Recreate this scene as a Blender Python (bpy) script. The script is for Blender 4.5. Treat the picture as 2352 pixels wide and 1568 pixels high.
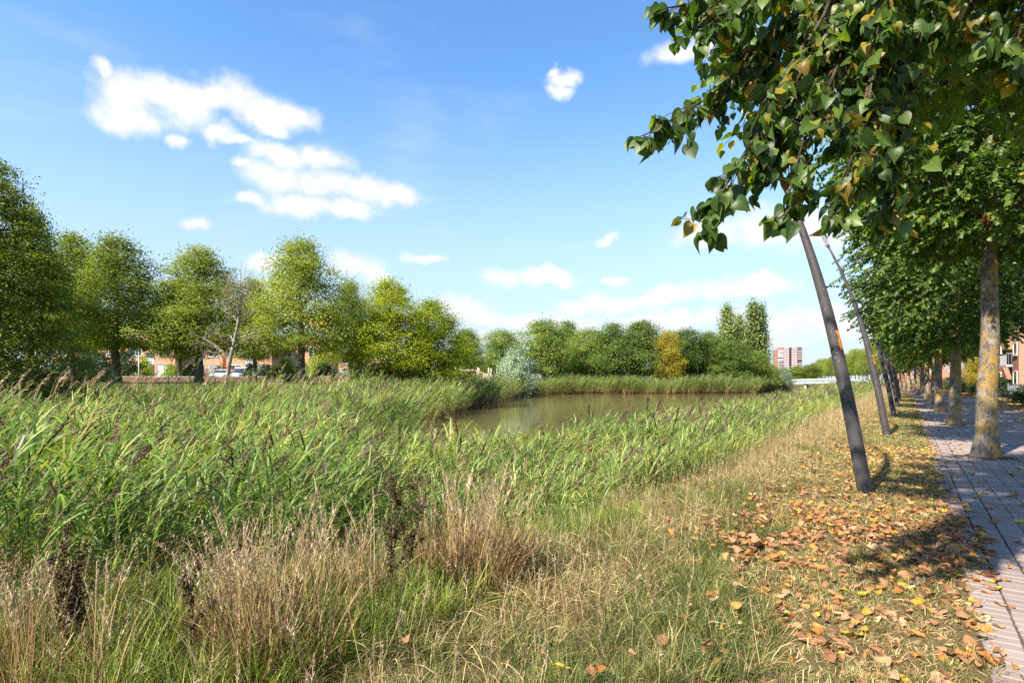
import bpy, math, random
import numpy as np
from mathutils import Vector, Matrix, Euler
R = math.radians
sc = bpy.context.scene
for o in list(bpy.data.objects):
    bpy.data.objects.remove(o)
# ------------------------------------------------------------------ camera
# world: +Y runs along the brick path, +X towards the houses on the right, path level z = 0
FPX, CX, HY = 1307.0, 1176.0, 870.0           # focal length, centre column, horizon row (2352 px wide picture)
HEAD = math.atan((2087 - CX) / FPX)           # the camera looks this far left of the path direction
EYE = 1.6
FW = np.array([-math.sin(HEAD), math.cos(HEAD), 0.0])
RT = np.array([math.cos(HEAD), math.sin(HEAD), 0.0])
UP = np.array([0.0, 0.0, 1.0])
cam = bpy.data.cameras.new('camera')
camo = bpy.data.objects.new('camera', cam)
sc.collection.objects.link(camo)
camo.location = (0, 0, EYE)
camo.rotation_euler = (R(90), 0, HEAD)
cam.sensor_width = 36.0
cam.lens = 36.0 * FPX / 2352
cam.shift_y = (HY - 784) / 2352
cam.clip_start = 0.05
cam.clip_end = 4000
sc.camera = camo
# ------------------------------------------------------------------ light
SUN = np.array([-0.17, -0.72, 0.68]); SUN = SUN / np.linalg.norm(SUN)
SUN_EL = math.asin(SUN[2]); SUN_ROT = math.atan2(SUN[0], SUN[1])
sl = bpy.data.lights.new('sun', 'SUN')
sl.energy = 4.3; sl.angle = R(1.0); sl.color = (1.0, 0.90, 0.76)
slo = bpy.data.objects.new('sun', sl); sc.collection.objects.link(slo)
slo.rotation_euler = Vector(tuple(SUN)).to_track_quat('Z', 'Y').to_euler()
slo.location = (0, 0, 60)
sc.view_settings.view_transform = 'Standard'
sc.view_settings.look = 'None'
sc.view_settings.exposure = 1.65
sc.view_settings.gamma = 1.0
sc.view_settings.use_curve_mapping = False
sc.render.engine = 'CYCLES'
sc.cycles.use_denoising = False
sc.cycles.max_bounces = 5
sc.cycles.diffuse_bounces = 2
sc.cycles.glossy_bounces = 2
sc.cycles.transmission_bounces = 3
sc.cycles.transparent_max_bounces = 6
sc.cycles.caustics_reflective = False
sc.cycles.caustics_refractive = False

def dirv(px, py):
    d = FW + RT * ((px - CX) / FPX) + UP * ((HY - py) / FPX)
    return d
def at(px, py, depth):
    return np.array([0, 0, EYE]) + dirv(px, py) * depth
def azel(px, py):
    d = dirv(px, py); d = d / np.linalg.norm(d)
    return math.atan2(d[0], d[1]), math.asin(d[2])

# ------------------------------------------------------------------ node helpers
class N:
    def __init__(s, tree):
        s.t = tree; s.n = tree.nodes; s.l = tree.links
    def __call__(s, typ, **kw):
        nd = s.n.new(typ)
        for k, v in kw.items():
            setattr(nd, k, v)
        return nd
    def put(s, sock, v):
        if isinstance(v, bpy.types.NodeSocket):
            s.l.new(v, sock)
        elif v is not None:
            sock.default_value = v
    def math(s, op, a, b=None, c=None, clamp=False):
        nd = s('ShaderNodeMath', operation=op, use_clamp=clamp)
        s.put(nd.inputs[0], a); s.put(nd.inputs[1], b)
        if c is not None: s.put(nd.inputs[2], c)
        return nd.outputs[0]
    def mix(s, f, a, b, blend='MIX'):
        nd = s('ShaderNodeMix', data_type='RGBA', blend_type=blend)
        s.put(nd.inputs[0], f); s.put(nd.inputs[6], a); s.put(nd.inputs[7], b)
        return nd.outputs[2]
    def ramp(s, f, stops, interp='LINEAR'):
        nd = s('ShaderNodeValToRGB'); nd.color_ramp.interpolation = interp
        e = nd.color_ramp.elements
        while len(e) < len(stops): e.new(0.5)
        for i, (p, c) in enumerate(stops):
            e[i].position = p
            e[i].color = (*c, 1) if len(c) == 3 else c
        s.put(nd.inputs[0], f)
        return nd.outputs[0]
    def noise(s, vec, scale, detail=4, rough=.55, dist=0.0):
        nd = s('ShaderNodeTexNoise')
        if vec is not None: s.l.new(vec, nd.inputs['Vector'])
        nd.inputs['Scale'].default_value = scale
        nd.inputs['Detail'].default_value = detail
        nd.inputs['Roughness'].default_value = rough
        nd.inputs['Distortion'].default_value = dist
        return nd.outputs[0]
    def maprange(s, v, a, b, c=0.0, d=1.0, smooth=False):
        nd = s('ShaderNodeMapRange', interpolation_type='SMOOTHSTEP' if smooth else 'LINEAR')
        s.put(nd.inputs[0], v)
        for i, x in enumerate((a, b, c, d)): nd.inputs[i + 1].default_value = x
        return nd.outputs[0]
    def bump(s, h, strength=.3, dist=.02):
        nd = s('ShaderNodeBump'); nd.inputs['Strength'].default_value = strength
        nd.inputs['Distance'].default_value = dist
        s.l.new(h, nd.inputs['Height'])
        return nd.outputs[0]

# ------------------------------------------------------------------ sky with clouds (a function of direction only)
w = bpy.data.worlds.new('World'); sc.world = w; w.use_nodes = True
n = N(w.node_tree); n.n.clear()
sky = n('ShaderNodeTexSky', sky_type='NISHITA', sun_disc=False)
sky.sun_elevation = SUN_EL; sky.sun_rotation = SUN_ROT
sky.altitude = 0; sky.air_density = 1.0; sky.dust_density = 0.2; sky.ozone_density = 3.0
tc = n('ShaderNodeTexCoord')
sep = n('ShaderNodeSeparateXYZ'); n.l.new(tc.outputs['Generated'], sep.inputs[0])
az = n.math('ARCTAN2', sep.outputs[0], sep.outputs[1])
el = n.math('ARCSINE', sep.outputs[2])
AZ0 = -HEAD - R(50); PER = R(100)
azf = n.math('PINGPONG', n.math('SUBTRACT', az, AZ0), PER)
cmb = n('ShaderNodeCombineXYZ'); n.put(cmb.inputs[0], azf); n.put(cmb.inputs[1], el)
# distort the coordinates so that the puffs get billowing outlines
nz = n('ShaderNodeTexNoise'); nz.inputs['Scale'].default_value = 16; nz.inputs['Detail'].default_value = 7
nz.inputs['Roughness'].default_value = .56
n.l.new(tc.outputs['Generated'], nz.inputs['Vector'])
off = n('ShaderNodeVectorMath', operation='SUBTRACT'); n.l.new(nz.outputs['Color'], off.inputs[0])
off.inputs[1].default_value = (.5, .5, .5)
offs = n('ShaderNodeVectorMath', operation='SCALE'); n.l.new(off.outputs[0], offs.inputs[0]); offs.inputs['Scale'].default_value = .055
p = n('ShaderNodeVectorMath', operation='ADD'); n.l.new(cmb.outputs[0], p.inputs[0]); n.l.new(offs.outputs[0], p.inputs[1])
# puffs: column, row, half width, half height, all on the photograph's picture plane
PUFF = [(290,225,75,60),(350,215,70,50),(420,235,80,60),(300,275,75,35),(480,215,70,45),(540,225,55,50),(600,255,70,45),
        (660,265,55,30),(240,160,25,25),(620,290,45,18),(500,300,38,22),(545,325,45,14),(400,322,28,14),
        (650,365,80,32),(740,360,75,28),(640,410,70,32),(740,420,90,38),(830,435,80,32),(900,450,75,26),(690,470,110,26),(780,480,80,20),
        (560,385,28,14),(580,460,32,14),(440,510,38,13),(615,602,50,22),(815,608,62,30),(860,625,35,20),(975,591,48,12),
        (1160,640,55,20),(1240,635,62,20),(1290,645,35,14),(1060,710,70,26),(1100,725,60,24),(1300,188,32,22),(1290,215,24,22),(1275,170,14,14),
        (1585,118,85,32),(1660,95,80,42),(1540,130,32,10),(1622,537,72,34),(1660,552,50,22),(1770,522,95,46),(1850,530,100,48),(1920,540,80,36),
        (1420,700,95,22),(1350,705,70,22),(1500,690,60,15),(1650,665,100,22),(1740,655,80,24),(1560,675,70,13),(1750,630,35,10),
        (1540,735,65,22),(1480,745,80,16),(1650,725,70,20),(1830,735,90,30),(1900,720,70,32),(1200,735,90,16),(1300,745,90,16),
        (1390,548,35,7),(1410,648,28,10),(1960,760,110,26),(1420,775,200,14),(1700,790,160,16),
        (1120,775,140,16),(2120,700,120,40),(2260,640,120,40),(20,700,80,30)]
fld = None
for (cx, cy, rx, ry) in PUFF:
    a0, e0 = azel(cx, cy); a1, _ = azel(cx + rx, cy); _, e1 = azel(cx, cy - ry)
    ra = abs(a1 - a0); re = abs(e1 - e0)
    v = n('ShaderNodeVectorMath', operation='MULTIPLY_ADD'); n.l.new(p.outputs[0], v.inputs[0])
    v.inputs[1].default_value = (1 / ra, 1 / re, 0); v.inputs[2].default_value = (-(a0 - AZ0) / ra, -e0 / re, 0)
    L = n('ShaderNodeVectorMath', operation='LENGTH'); n.l.new(v.outputs[0], L.inputs[0])
    if fld is None: fld = L.outputs['Value']
    else: fld = n.math('SMOOTH_MIN', fld, L.outputs['Value'], .25)
fine = n.noise(tc.outputs['Generated'], 34, 8, .6)
f2 = n.math('ADD', fld, n.math('MULTIPLY', n.math('SUBTRACT', fine, .5), 1.5))
dens = n.maprange(f2, 1.50, .30, 0, 1, True)
# thin high veils
wv = n('ShaderNodeMapping'); wv.inputs['Scale'].default_value = (1.6, 1.2, 5); n.l.new(tc.outputs['Generated'], wv.inputs[0])
veil = n.maprange(n.noise(wv.outputs[0], 2.2, 7, .55, .3), .54, .9, 0, .30, True)
dens2 = n.math('MAXIMUM', dens, veil)
shade = n.maprange(n.noise(tc.outputs['Generated'], 11, 5, .5), .3, .7, .80, 1.0)
ccol = n('ShaderNodeMix', data_type='RGBA', blend_type='MULTIPLY'); ccol.inputs[0].default_value = 1
ccol.inputs[6].default_value = (3.75, 3.82, 3.9, 1); n.l.new(shade, ccol.inputs[7])
# summer haze whitens the lowest sky
hz = n.maprange(sep.outputs[2], -.02, .50, .95, 0.0, True)
hs_ = n('ShaderNodeHueSaturation'); hs_.inputs['Saturation'].default_value = 1.16; n.l.new(sky.outputs[0], hs_.inputs['Color'])
skyc = n.mix(hz, hs_.outputs[0], (2.2, 2.68, 3.0, 1))
skym = n.mix(dens2, skyc, ccol.outputs[2])
bg = n('ShaderNodeBackground'); bg.inputs[1].default_value = .098; n.l.new(skym, bg.inputs[0])
wo = n('ShaderNodeOutputWorld'); n.l.new(bg.outputs[0], wo.inputs[0])
w.cycles.sampling_method = 'MANUAL'; w.cycles.sample_map_resolution = 512

# ------------------------------------------------------------------ materials
MATS = {}
def newmat(name):
    m = bpy.data.materials.new(name); m.use_nodes = True
    nn = N(m.node_tree); nn.n.clear(); MATS[name] = m
    return m, nn
def finish(nn, shader):
    o = nn('ShaderNodeOutputMaterial'); nn.l.new(shader, o.inputs[0])
def pbsdf(nn, col, rough=.6, spec=.4, normal=None, metal=0.0):
    b = nn('ShaderNodeBsdfPrincipled')
    nn.put(b.inputs['Base Color'], col if isinstance(col, bpy.types.NodeSocket) else (*col, 1))
    nn.put(b.inputs['Roughness'], rough); nn.put(b.inputs['Metallic'], metal)
    nn.put(b.inputs['Specular IOR Level'], spec)
    if normal is not None: nn.l.new(normal, b.inputs['Normal'])
    return b.outputs[0]
def leafmat(name, stops, trans=.35, rough=.5, spec=.3, jitter=.12, objvar=.25, veins=False, tcol=None):
    """leaf-like sheet: colour picked by the 'rnd' attribute, light passes through it"""
    m, nn = newmat(name)
    a = nn('ShaderNodeAttribute', attribute_name='rnd')
    oi = nn('ShaderNodeObjectInfo')
    ti = nn('ShaderNodeAttribute', attribute_name='tint', attribute_type='INSTANCER')
    f = nn.math('ADD', nn.math('ADD', a.outputs['Fac'], ti.outputs['Fac']), nn.math('MULTIPLY', nn.math('SUBTRACT', oi.outputs['Random'], .5), objvar))
    col = nn.ramp(f, stops)
    hsv = nn('ShaderNodeHueSaturation')
    nn.put(hsv.inputs['Value'], nn.maprange(oi.outputs['Random'], 0, 1, 1 - jitter, 1 + jitter))
    nn.l.new(col, hsv.inputs['Color']); col = hsv.outputs[0]
    nrm = None
    if veins:
        uv = nn('ShaderNodeUVMap', uv_map='UVMap')
        s3 = nn('ShaderNodeSeparateXYZ'); nn.l.new(uv.outputs[0], s3.inputs[0])
        au = nn.math('ABSOLUTE', s3.outputs[0])
        ph = nn.math('SUBTRACT', s3.outputs[1], nn.math('MULTIPLY', au, .75))
        wv = nn.math('SINE', nn.math('MULTIPLY', ph, 62))
        mid = nn.maprange(au, 0, .03, 1, 0)
        vv = nn.math('MAXIMUM', nn.maprange(wv, .8, 1, 0, .4), mid)
        col = nn.mix(nn.math('MULTIPLY', vv, .35), col, nn.mix(.5, col, (.45, .5, .22, 1)))
        blot = nn.noise(nn('ShaderNodeNewGeometry').outputs['Position'], 60, 3)
        col = nn.mix(nn.maprange(blot, .35, .75, 0, .35), col, nn.mix(.6, col, (.02, .03, .01, 1)))
        nrm = nn.bump(wv, .12, .0015)
    b = pbsdf(nn, col, rough, spec, nrm)
    t = nn('ShaderNodeBsdfTranslucent')
    tc2 = nn('ShaderNodeHueSaturation'); tc2.inputs['Saturation'].default_value = 1.15; tc2.inputs['Value'].default_value = 1.35
    nn.l.new(col, tc2.inputs['Color']); nn.l.new(tc2.outputs[0], t.inputs[0])
    mx = nn('ShaderNodeMixShader'); mx.inputs[0].default_value = trans
    nn.l.new(b, mx.inputs[1]); nn.l.new(t.outputs[0], mx.inputs[2])
    finish(nn, mx.outputs[0])
    return m
def plain(name, col, rough=.6, spec=.4, var=.15, scale=3.0, bump=0.0, metal=0.0, bscale=None):
    m, nn = newmat(name)
    g = nn('ShaderNodeTexCoord').outputs['Object']
    nz = nn.noise(g, scale, 5, .6)
    c = nn.mix(nn.maprange(nz, .3, .7), tuple(x * (1 - var) for x in col) + (1,), tuple(min(1, x * (1 + var)) for x in col) + (1,))
    nrm = nn.bump(nn.noise(g, bscale or scale * 6, 5, .6), bump, .01) if bump else None
    finish(nn, pbsdf(nn, c, rough, spec, nrm, metal))
    return m
def brickmat(name, c1, c2, mortar, sc_=1.0, bw=.22, bh=.075):
    m, nn = newmat(name)
    tc = nn('ShaderNodeTexCoord'); geo = nn('ShaderNodeNewGeometry')
    # walls: run along x+y, height z
    s3 = nn('ShaderNodeSeparateXYZ'); nn.l.new(tc.outputs['Object'], s3.inputs[0])
    c3 = nn('ShaderNodeCombineXYZ'); nn.put(c3.inputs[0], nn.math('ADD', s3.outputs[0], s3.outputs[1])); nn.l.new(s3.outputs[2], c3.inputs[1])
    b = nn('ShaderNodeTexBrick'); nn.l.new(c3.outputs[0], b.inputs['Vector'])
    b.inputs['Color1'].default_value = (*c1, 1); b.inputs['Color2'].default_value = (*c2, 1); b.inputs['Mortar'].default_value = (*mortar, 1)
    b.inputs['Scale'].default_value = sc_; b.inputs['Brick Width'].default_value = bw; b.inputs['Row Height'].default_value = bh
    b.inputs['Mortar Size'].default_value = .008
    nz = nn.noise(tc.outputs['Object'], .7, 5, .6)
    col = nn.mix(nn.maprange(nz, .3, .7, 0, .3), b.outputs[0], nn.mix(.5, b.outputs[0], (.12, .08, .07, 1)))
    finish(nn, pbsdf(nn, col, .85, .2, nn.bump(b.outputs['Fac'], -.4, .01)))
    return m
def glassmat(name, col=(.03, .04, .05)):
    m, nn = newmat(name)
    finish(nn, pbsdf(nn, col, .06, .9))
    return m

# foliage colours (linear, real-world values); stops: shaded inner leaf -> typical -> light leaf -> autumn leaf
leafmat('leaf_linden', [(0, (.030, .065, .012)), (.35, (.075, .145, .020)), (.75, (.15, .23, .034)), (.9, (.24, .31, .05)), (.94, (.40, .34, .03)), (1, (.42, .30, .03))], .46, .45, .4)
leafmat('leaf_linden_near', [(0, (.020, .048, .012)), (.3, (.042, .092, .018)), (.7, (.11, .185, .03)), (.84, (.20, .26, .035)), (.88, (.22, .20, .02)), (.95, (.32, .24, .03)), (1, (.20, .09, .03))], .5, .42, .45, objvar=0, veins=True)
leafmat('leaf_olive', [(0, (.075, .115, .016)), (.35, (.165, .215, .032)), (.7, (.29, .335, .062)), (.93, (.44, .45, .10)), (.97, (.52, .40, .06)), (1, (.50, .32, .04))], .46, .55, .25)
leafmat('leaf_bright', [(0, (.12, .18, .010)), (.4, (.28, .34, .018)), (.8, (.46, .46, .03)), (1, (.58, .48, .04))], .45, .55, .25)
leafmat('leaf_hornbeam', [(0, (.026, .044, .005)), (.45, (.085, .12, .010)), (.8, (.22, .255, .022)), (1, (.36, .36, .04))], .38, .5, .3)
leafmat('leaf_far', [(0, (.050, .090, .018)), (.4, (.105, .165, .032)), (.8, (.19, .25, .05)), (1, (.30, .33, .07))], .38, .6, .2, objvar=.5)
leafmat('leaf_gold', [(0, (.16, .16, .02)), (.4, (.33, .28, .03)), (1, (.55, .44, .06))], .4, .6, .2)
leafmat('leaf_poplar', [(0, (.085, .12, .03)), (.5, (.20, .26, .07)), (1, (.38, .42, .16))], .3, .5, .35)
leafmat('leaf_silver', [(0, (.11, .17, .08)), (.5, (.24, .32, .19)), (1, (.44, .52, .37))], .25, .6, .25)
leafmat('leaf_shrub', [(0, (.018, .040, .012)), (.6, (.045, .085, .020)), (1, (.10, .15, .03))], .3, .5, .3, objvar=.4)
leafmat('leaf_lime', [(0, (.14, .20, .010)), (.6, (.32, .38, .02)), (1, (.48, .46, .03))], .45, .5, .3)
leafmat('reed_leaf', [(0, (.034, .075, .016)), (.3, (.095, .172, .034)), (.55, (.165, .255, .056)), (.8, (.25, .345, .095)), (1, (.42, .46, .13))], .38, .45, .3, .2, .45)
leafmat('reed_yellow', [(0, (.13, .17, .03)), (.5, (.26, .29, .05)), (1, (.44, .40, .09))], .4, .5, .3, .15, .3)
leafmat('reed_dry', [(0, (.20, .14, .06)), (.5, (.36, .27, .12)), (1, (.55, .43, .22))], .25, .7, .15, .2, .4)
leafmat('reed_plume', [(0, (.075, .040, .036)), (.5, (.15, .090, .074)), (1, (.27, .185, .14))], .25, .8, .1, .2, .5)
leafmat('plume_pale', [(0, (.30, .21, .13)), (.6, (.46, .35, .24)), (1, (.62, .52, .38))], .25, .8, .1, .2, .4)
leafmat('grass_green', [(0, (.035, .062, .014)), (.4, (.075, .115, .024)), (.75, (.15, .185, .040)), (1, (.30, .28, .09))], .3, .5, .3, .2, .5)
leafmat('grass_fresh', [(0, (.07, .11, .018)), (.5, (.15, .21, .034)), (1, (.31, .34, .07))], .4, .5, .3, .2, .4)
leafmat('grass_dry', [(0, (.17, .12, .050)), (.45, (.33, .24, .105)), (.8, (.50, .38, .18)), (1, (.62, .50, .27))], .25, .6, .2, .2, .5)
leafmat('grass_rust', [(0, (.10, .050, .025)), (.5, (.22, .12, .06)), (1, (.38, .24, .13))], .2, .7, .15, .2, .4)
leafmat('seed_head', [(0, (.26, .18, .11)), (.5, (.44, .33, .23)), (1, (.62, .52, .40))], .25, .8, .1, .2, .4)
plain('dock_brown', (.050, .025, .014), .8, .2, .5, 40, .3)
plain('dock_stem', (.10, .095, .03), .7, .3, .5, 12)
for nm, cs in {'litter_tan': [(.32, .145, .07), (.48, .245, .13)], 'litter_orange': [(.40, .155, .035), (.54, .25, .06)],
               'litter_yellow': [(.45, .30, .03), (.60, .43, .06)], 'litter_pale': [(.42, .29, .14), (.54, .40, .22)], 'litter_brown': [(.17, .075, .035), (.30, .14, .07)]}.items():
    leafmat(nm, [(0, cs[0]), (1, cs[1])], .22, .55, .3, .2, .6, veins=True)
# bark
def barkmat(name, base, dark, lichen=None, amt=.5, scale=9):
    m, nn = newmat(name)
    tc = nn('ShaderNodeTexCoord')
    mp = nn('ShaderNodeMapping'); mp.inputs['Scale'].default_value = (1, 1, .28); nn.l.new(tc.outputs['Object'], mp.inputs[0])
    rid = nn.noise(mp.outputs[0], scale * 3.2, 7, .65, .6)
    blot = nn.noise(tc.outputs['Object'], scale * .5, 5, .6)
    col = nn.mix(nn.maprange(rid, .38, .62), (*dark, 1), (*base, 1))
    col = nn.mix(nn.maprange(blot, .5, .62, 0, .55), col, (*[min(1, b * 1.7) for b in base], 1))
    if lichen:
        geo = nn('ShaderNodeNewGeometry')
        l1 = nn.noise(tc.outputs['Object'], 3.2, 8, .72)
        l2 = nn.noise(tc.outputs['Object'], 46, 4, .7)
        sx = nn('ShaderNodeSeparateXYZ'); nn.l.new(geo.outputs['Normal'], sx.inputs[0])
        side = nn.math('MULTIPLY', sx.outputs[0], .025)
        k = nn.math('ADD', nn.math('ADD', nn.math('MULTIPLY', l1, .6), nn.math('MULTIPLY', l2, .4)), side)
        mk = nn.maprange(k, .60 - .14 * amt, .66 - .12 * amt, 0, .9, True)
        lc = nn.mix(nn.noise(tc.outputs['Object'], 2.4, 3), (*lichen[0], 1), (*lichen[1], 1))
        col = nn.mix(mk, col, lc)
    finish(nn, pbsdf(nn, col, .9, .15, nn.bump(rid, .9, .03)))
    return m
barkmat('bark_linden', (.20, .18, .155), (.055, .048, .04), ((.38, .26, .04), (.34, .17, .03)), .84)
barkmat('bark_grey', (.155, .14, .115), (.045, .038, .03), ((.30, .21, .04), (.26, .18, .04)), .25)
barkmat('bark_pale', (.27, .235, .19), (.12, .10, .08))
barkmat('twig', (.075, .058, .042), (.03, .022, .016))
# lamp post: dark weathered grey paint with pale specks
m, nn = newmat('lamp_paint')
g = nn('ShaderNodeTexCoord').outputs['Object']
sp = nn('ShaderNodeTexVoronoi'); sp.inputs['Scale'].default_value = 26; nn.l.new(g, sp.inputs['Vector'])
patch = nn.noise(g, 1.6, 4)
spm = nn.math('MULTIPLY', nn.maprange(sp.outputs['Distance'], .10, .20, 1, 0), nn.maprange(patch, .46, .56, 0, 1))
fs = nn.noise(g, 120, 3)
col = nn.mix(nn.maprange(nn.noise(g, 5, 5), .3, .7), (.034, .031, .035, 1), (.056, .051, .053, 1))
col = nn.mix(nn.maprange(fs, .60, .68, 0, .4), col, (.22, .20, .18, 1))
col = nn.mix(spm, col, (.40, .38, .33, 1))
finish(nn, pbsdf(nn, col, .62, .35, nn.bump(fs, .25, .004)))
plain('sticker_orange', (.62, .22, .02), .6, .3, .15, 30)
plain('lamp_head_grey', (.16, .17, .18), .4, .5, .15, 6)
m, nn = newmat('lamp_glass'); finish(nn, pbsdf(nn, (.55, .57, .58), .15, .6))
# bricks of the path
m, nn = newmat('paver')
oi = nn('ShaderNodeObjectInfo'); geo = nn('ShaderNodeNewGeometry'); at_ = nn('ShaderNodeAttribute', attribute_name='rnd')
f = nn.math('FRACT', nn.math('ADD', at_.outputs['Fac'], oi.outputs['Random']))
big = nn.noise(geo.outputs['Position'], .9, 4)
col = nn.ramp(f, [(0, (.175, .138, .128)), (.5, (.225, .178, .162)), (.8, (.27, .215, .19)), (1, (.20, .165, .16))])
fine_ = nn.noise(geo.outputs['Position'], 90, 5, .7)
col = nn.mix(nn.maprange(fine_, .3, .75, 0, .55), col, (.36, .31, .28, 1))
col = nn.mix(nn.maprange(big, .35, .7, 0, .4), col, (.11, .085, .08, 1))
finish(nn, pbsdf(nn, col, .85, .25, nn.bump(fine_, .5, .004)))
m, nn = newmat('path_far')
geo = nn('ShaderNodeNewGeometry')
b = nn('ShaderNodeTexBrick'); nn.l.new(geo.outputs['Position'], b.inputs['Vector'])
b.inputs['Color1'].default_value = (.21, .165, .15, 1); b.inputs['Color2'].default_value = (.25, .20, .18, 1); b.inputs['Mortar'].default_value = (.07, .055, .05, 1)
b.inputs['Scale'].default_value = 1; b.inputs['Brick Width'].default_value = .21; b.inputs['Row Height'].default_value = .105; b.inputs['Mortar Size'].default_value = .005
col = nn.mix(nn.maprange(nn.noise(geo.outputs['Position'], 1.3, 6), .35, .7, 0, .5), b.outputs[0], (.12, .095, .09, 1))
finish(nn, pbsdf(nn, col, .85, .25))
# joint sand under the bricks
plain('joint_sand', (.085, .062, .044), .95, .1, .4, 14, .5)
plain('kerb_soil', (.075, .052, .038), .95, .1, .45, 9, .6)
# ground: soil, thatch and moss, mixed by the 'zone' attribute (0 verge, 1 wet bed, 2 lawn)
m, nn = newmat('earth')
geo = nn('ShaderNodeNewGeometry'); zn = nn('ShaderNodeAttribute', attribute_name='zone')
n1 = nn.noise(geo.outputs['Position'], 1.1, 7, .65); n2 = nn.noise(geo.outputs['Position'], 28, 5, .7)
verge = nn.mix(nn.maprange(n1, .38, .62), (.085, .058, .036, 1), (.080, .082, .028, 1))
verge = nn.mix(nn.maprange(n2, .4, .7, 0, .6), verge, (.22, .155, .085, 1))
mud = nn.mix(nn.maprange(n2, .3, .7), (.030, .026, .015, 1), (.075, .055, .030, 1))
lawn = nn.mix(nn.maprange(n1, .3, .7), (.065, .095, .022, 1), (.13, .14, .04, 1))
col = nn.mix(nn.math('MINIMUM', zn.outputs['Fac'], 1.0), verge, mud)
col = nn.mix(nn.maprange(zn.outputs['Fac'], 1, 2), col, lawn)
finish(nn, pbsdf(nn, col, .95, .1, nn.bump(n2, .6, .03)))
# pond water: silty olive, almost still
m, nn = newmat('pond_water')
geo = nn('ShaderNodeNewGeometry')
mp = nn('ShaderNodeMapping'); mp.inputs['Rotation'].default_value = (0, 0, R(35)); mp.inputs['Scale'].default_value = (.7, 2.2, 1)
nn.l.new(geo.outputs['Position'], mp.inputs[0])
wn = nn.noise(mp.outputs[0], 2.2, 4, .55)
breeze = nn.maprange(nn.noise(geo.outputs['Position'], .06, 3), .42, .62, .15, 1.0, True)
bp = nn('ShaderNodeBump'); bp.inputs['Distance'].default_value = .03; nn.l.new(wn, bp.inputs['Height'])
sw = nn('ShaderNodeSeparateXYZ'); nn.l.new(geo.outputs['Position'], sw.inputs[0])
wob = nn.math('ADD', nn.math('MULTIPLY', nn.math('SUBTRACT', nn.noise(geo.outputs['Position'], .25, 3), .5), 3.0), 62.5)
rip = nn.maprange(nn.math('ABSOLUTE', nn.math('SUBTRACT', sw.outputs[1], wob)), .1, .75, 1, 0, True)
nn.put(bp.inputs['Strength'], nn.math('ADD', nn.math('MULTIPLY', breeze, .22), nn.math('MULTIPLY', rip, 1.0)))
sed = nn.mix(nn.noise(geo.outputs['Position'], .12, 3), (.13, .112, .045, 1), (.165, .14, .06, 1))
finish(nn, pbsdf(nn, sed, .07, .5, bp.outputs[0]))
brickmat('brick_orange', (.50, .24, .13), (.58, .30, .17), (.42, .34, .27))
brickmat('brick_red', (.36, .15, .10), (.44, .20, .13), (.32, .25, .21))
brickmat('brick_brown', (.19, .10, .075), (.25, .14, .10), (.18, .14, .12))
brickmat('brick_tower', (.27, .12, .105), (.31, .145, .125), (.30, .22, .2))
plain('white_paint', (.74, .74, .73), .5, .4, .06, 2)
plain('grey_panel', (.42, .44, .46), .5, .4, .08, 2)
plain('dark_frame', (.045, .05, .055), .45, .5, .2, 4)
plain('concrete', (.44, .42, .39), .85, .2, .15, 3, .2)
plain('roof_felt', (.12, .12, .12), .9, .2, .2, 2)
plain('metal_grey', (.28, .30, .32), .45, .5, .1, 4, 0, .3)
plain('bridge_panel', (.19, .25, .27), .35, .5, .08, 1.2)
plain('timber', (.52, .42, .32), .85, .2, .2, 4, .3)
plain('dark_panel', (.030, .032, .045), .4, .5, .2, 1)
plain('car_white', (.78, .79, .80), .25, .6, .03, 1)
plain('tyre_rubber', (.02, .02, .02), .8, .3, .2, 8)
plain('plate_yellow', (.72, .45, .02), .5, .4, .05, 8)
plain('duck_black', (.018, .018, .02), .6, .3, .2, 20)
plain('bill_white', (.72, .70, .66), .5, .4, .05, 20)
plain('orange_bin', (.55, .16, .03), .5, .4, .1, 4)
glassmat('window_glass'); glassmat('window_pale', (.45, .49, .53))

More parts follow.
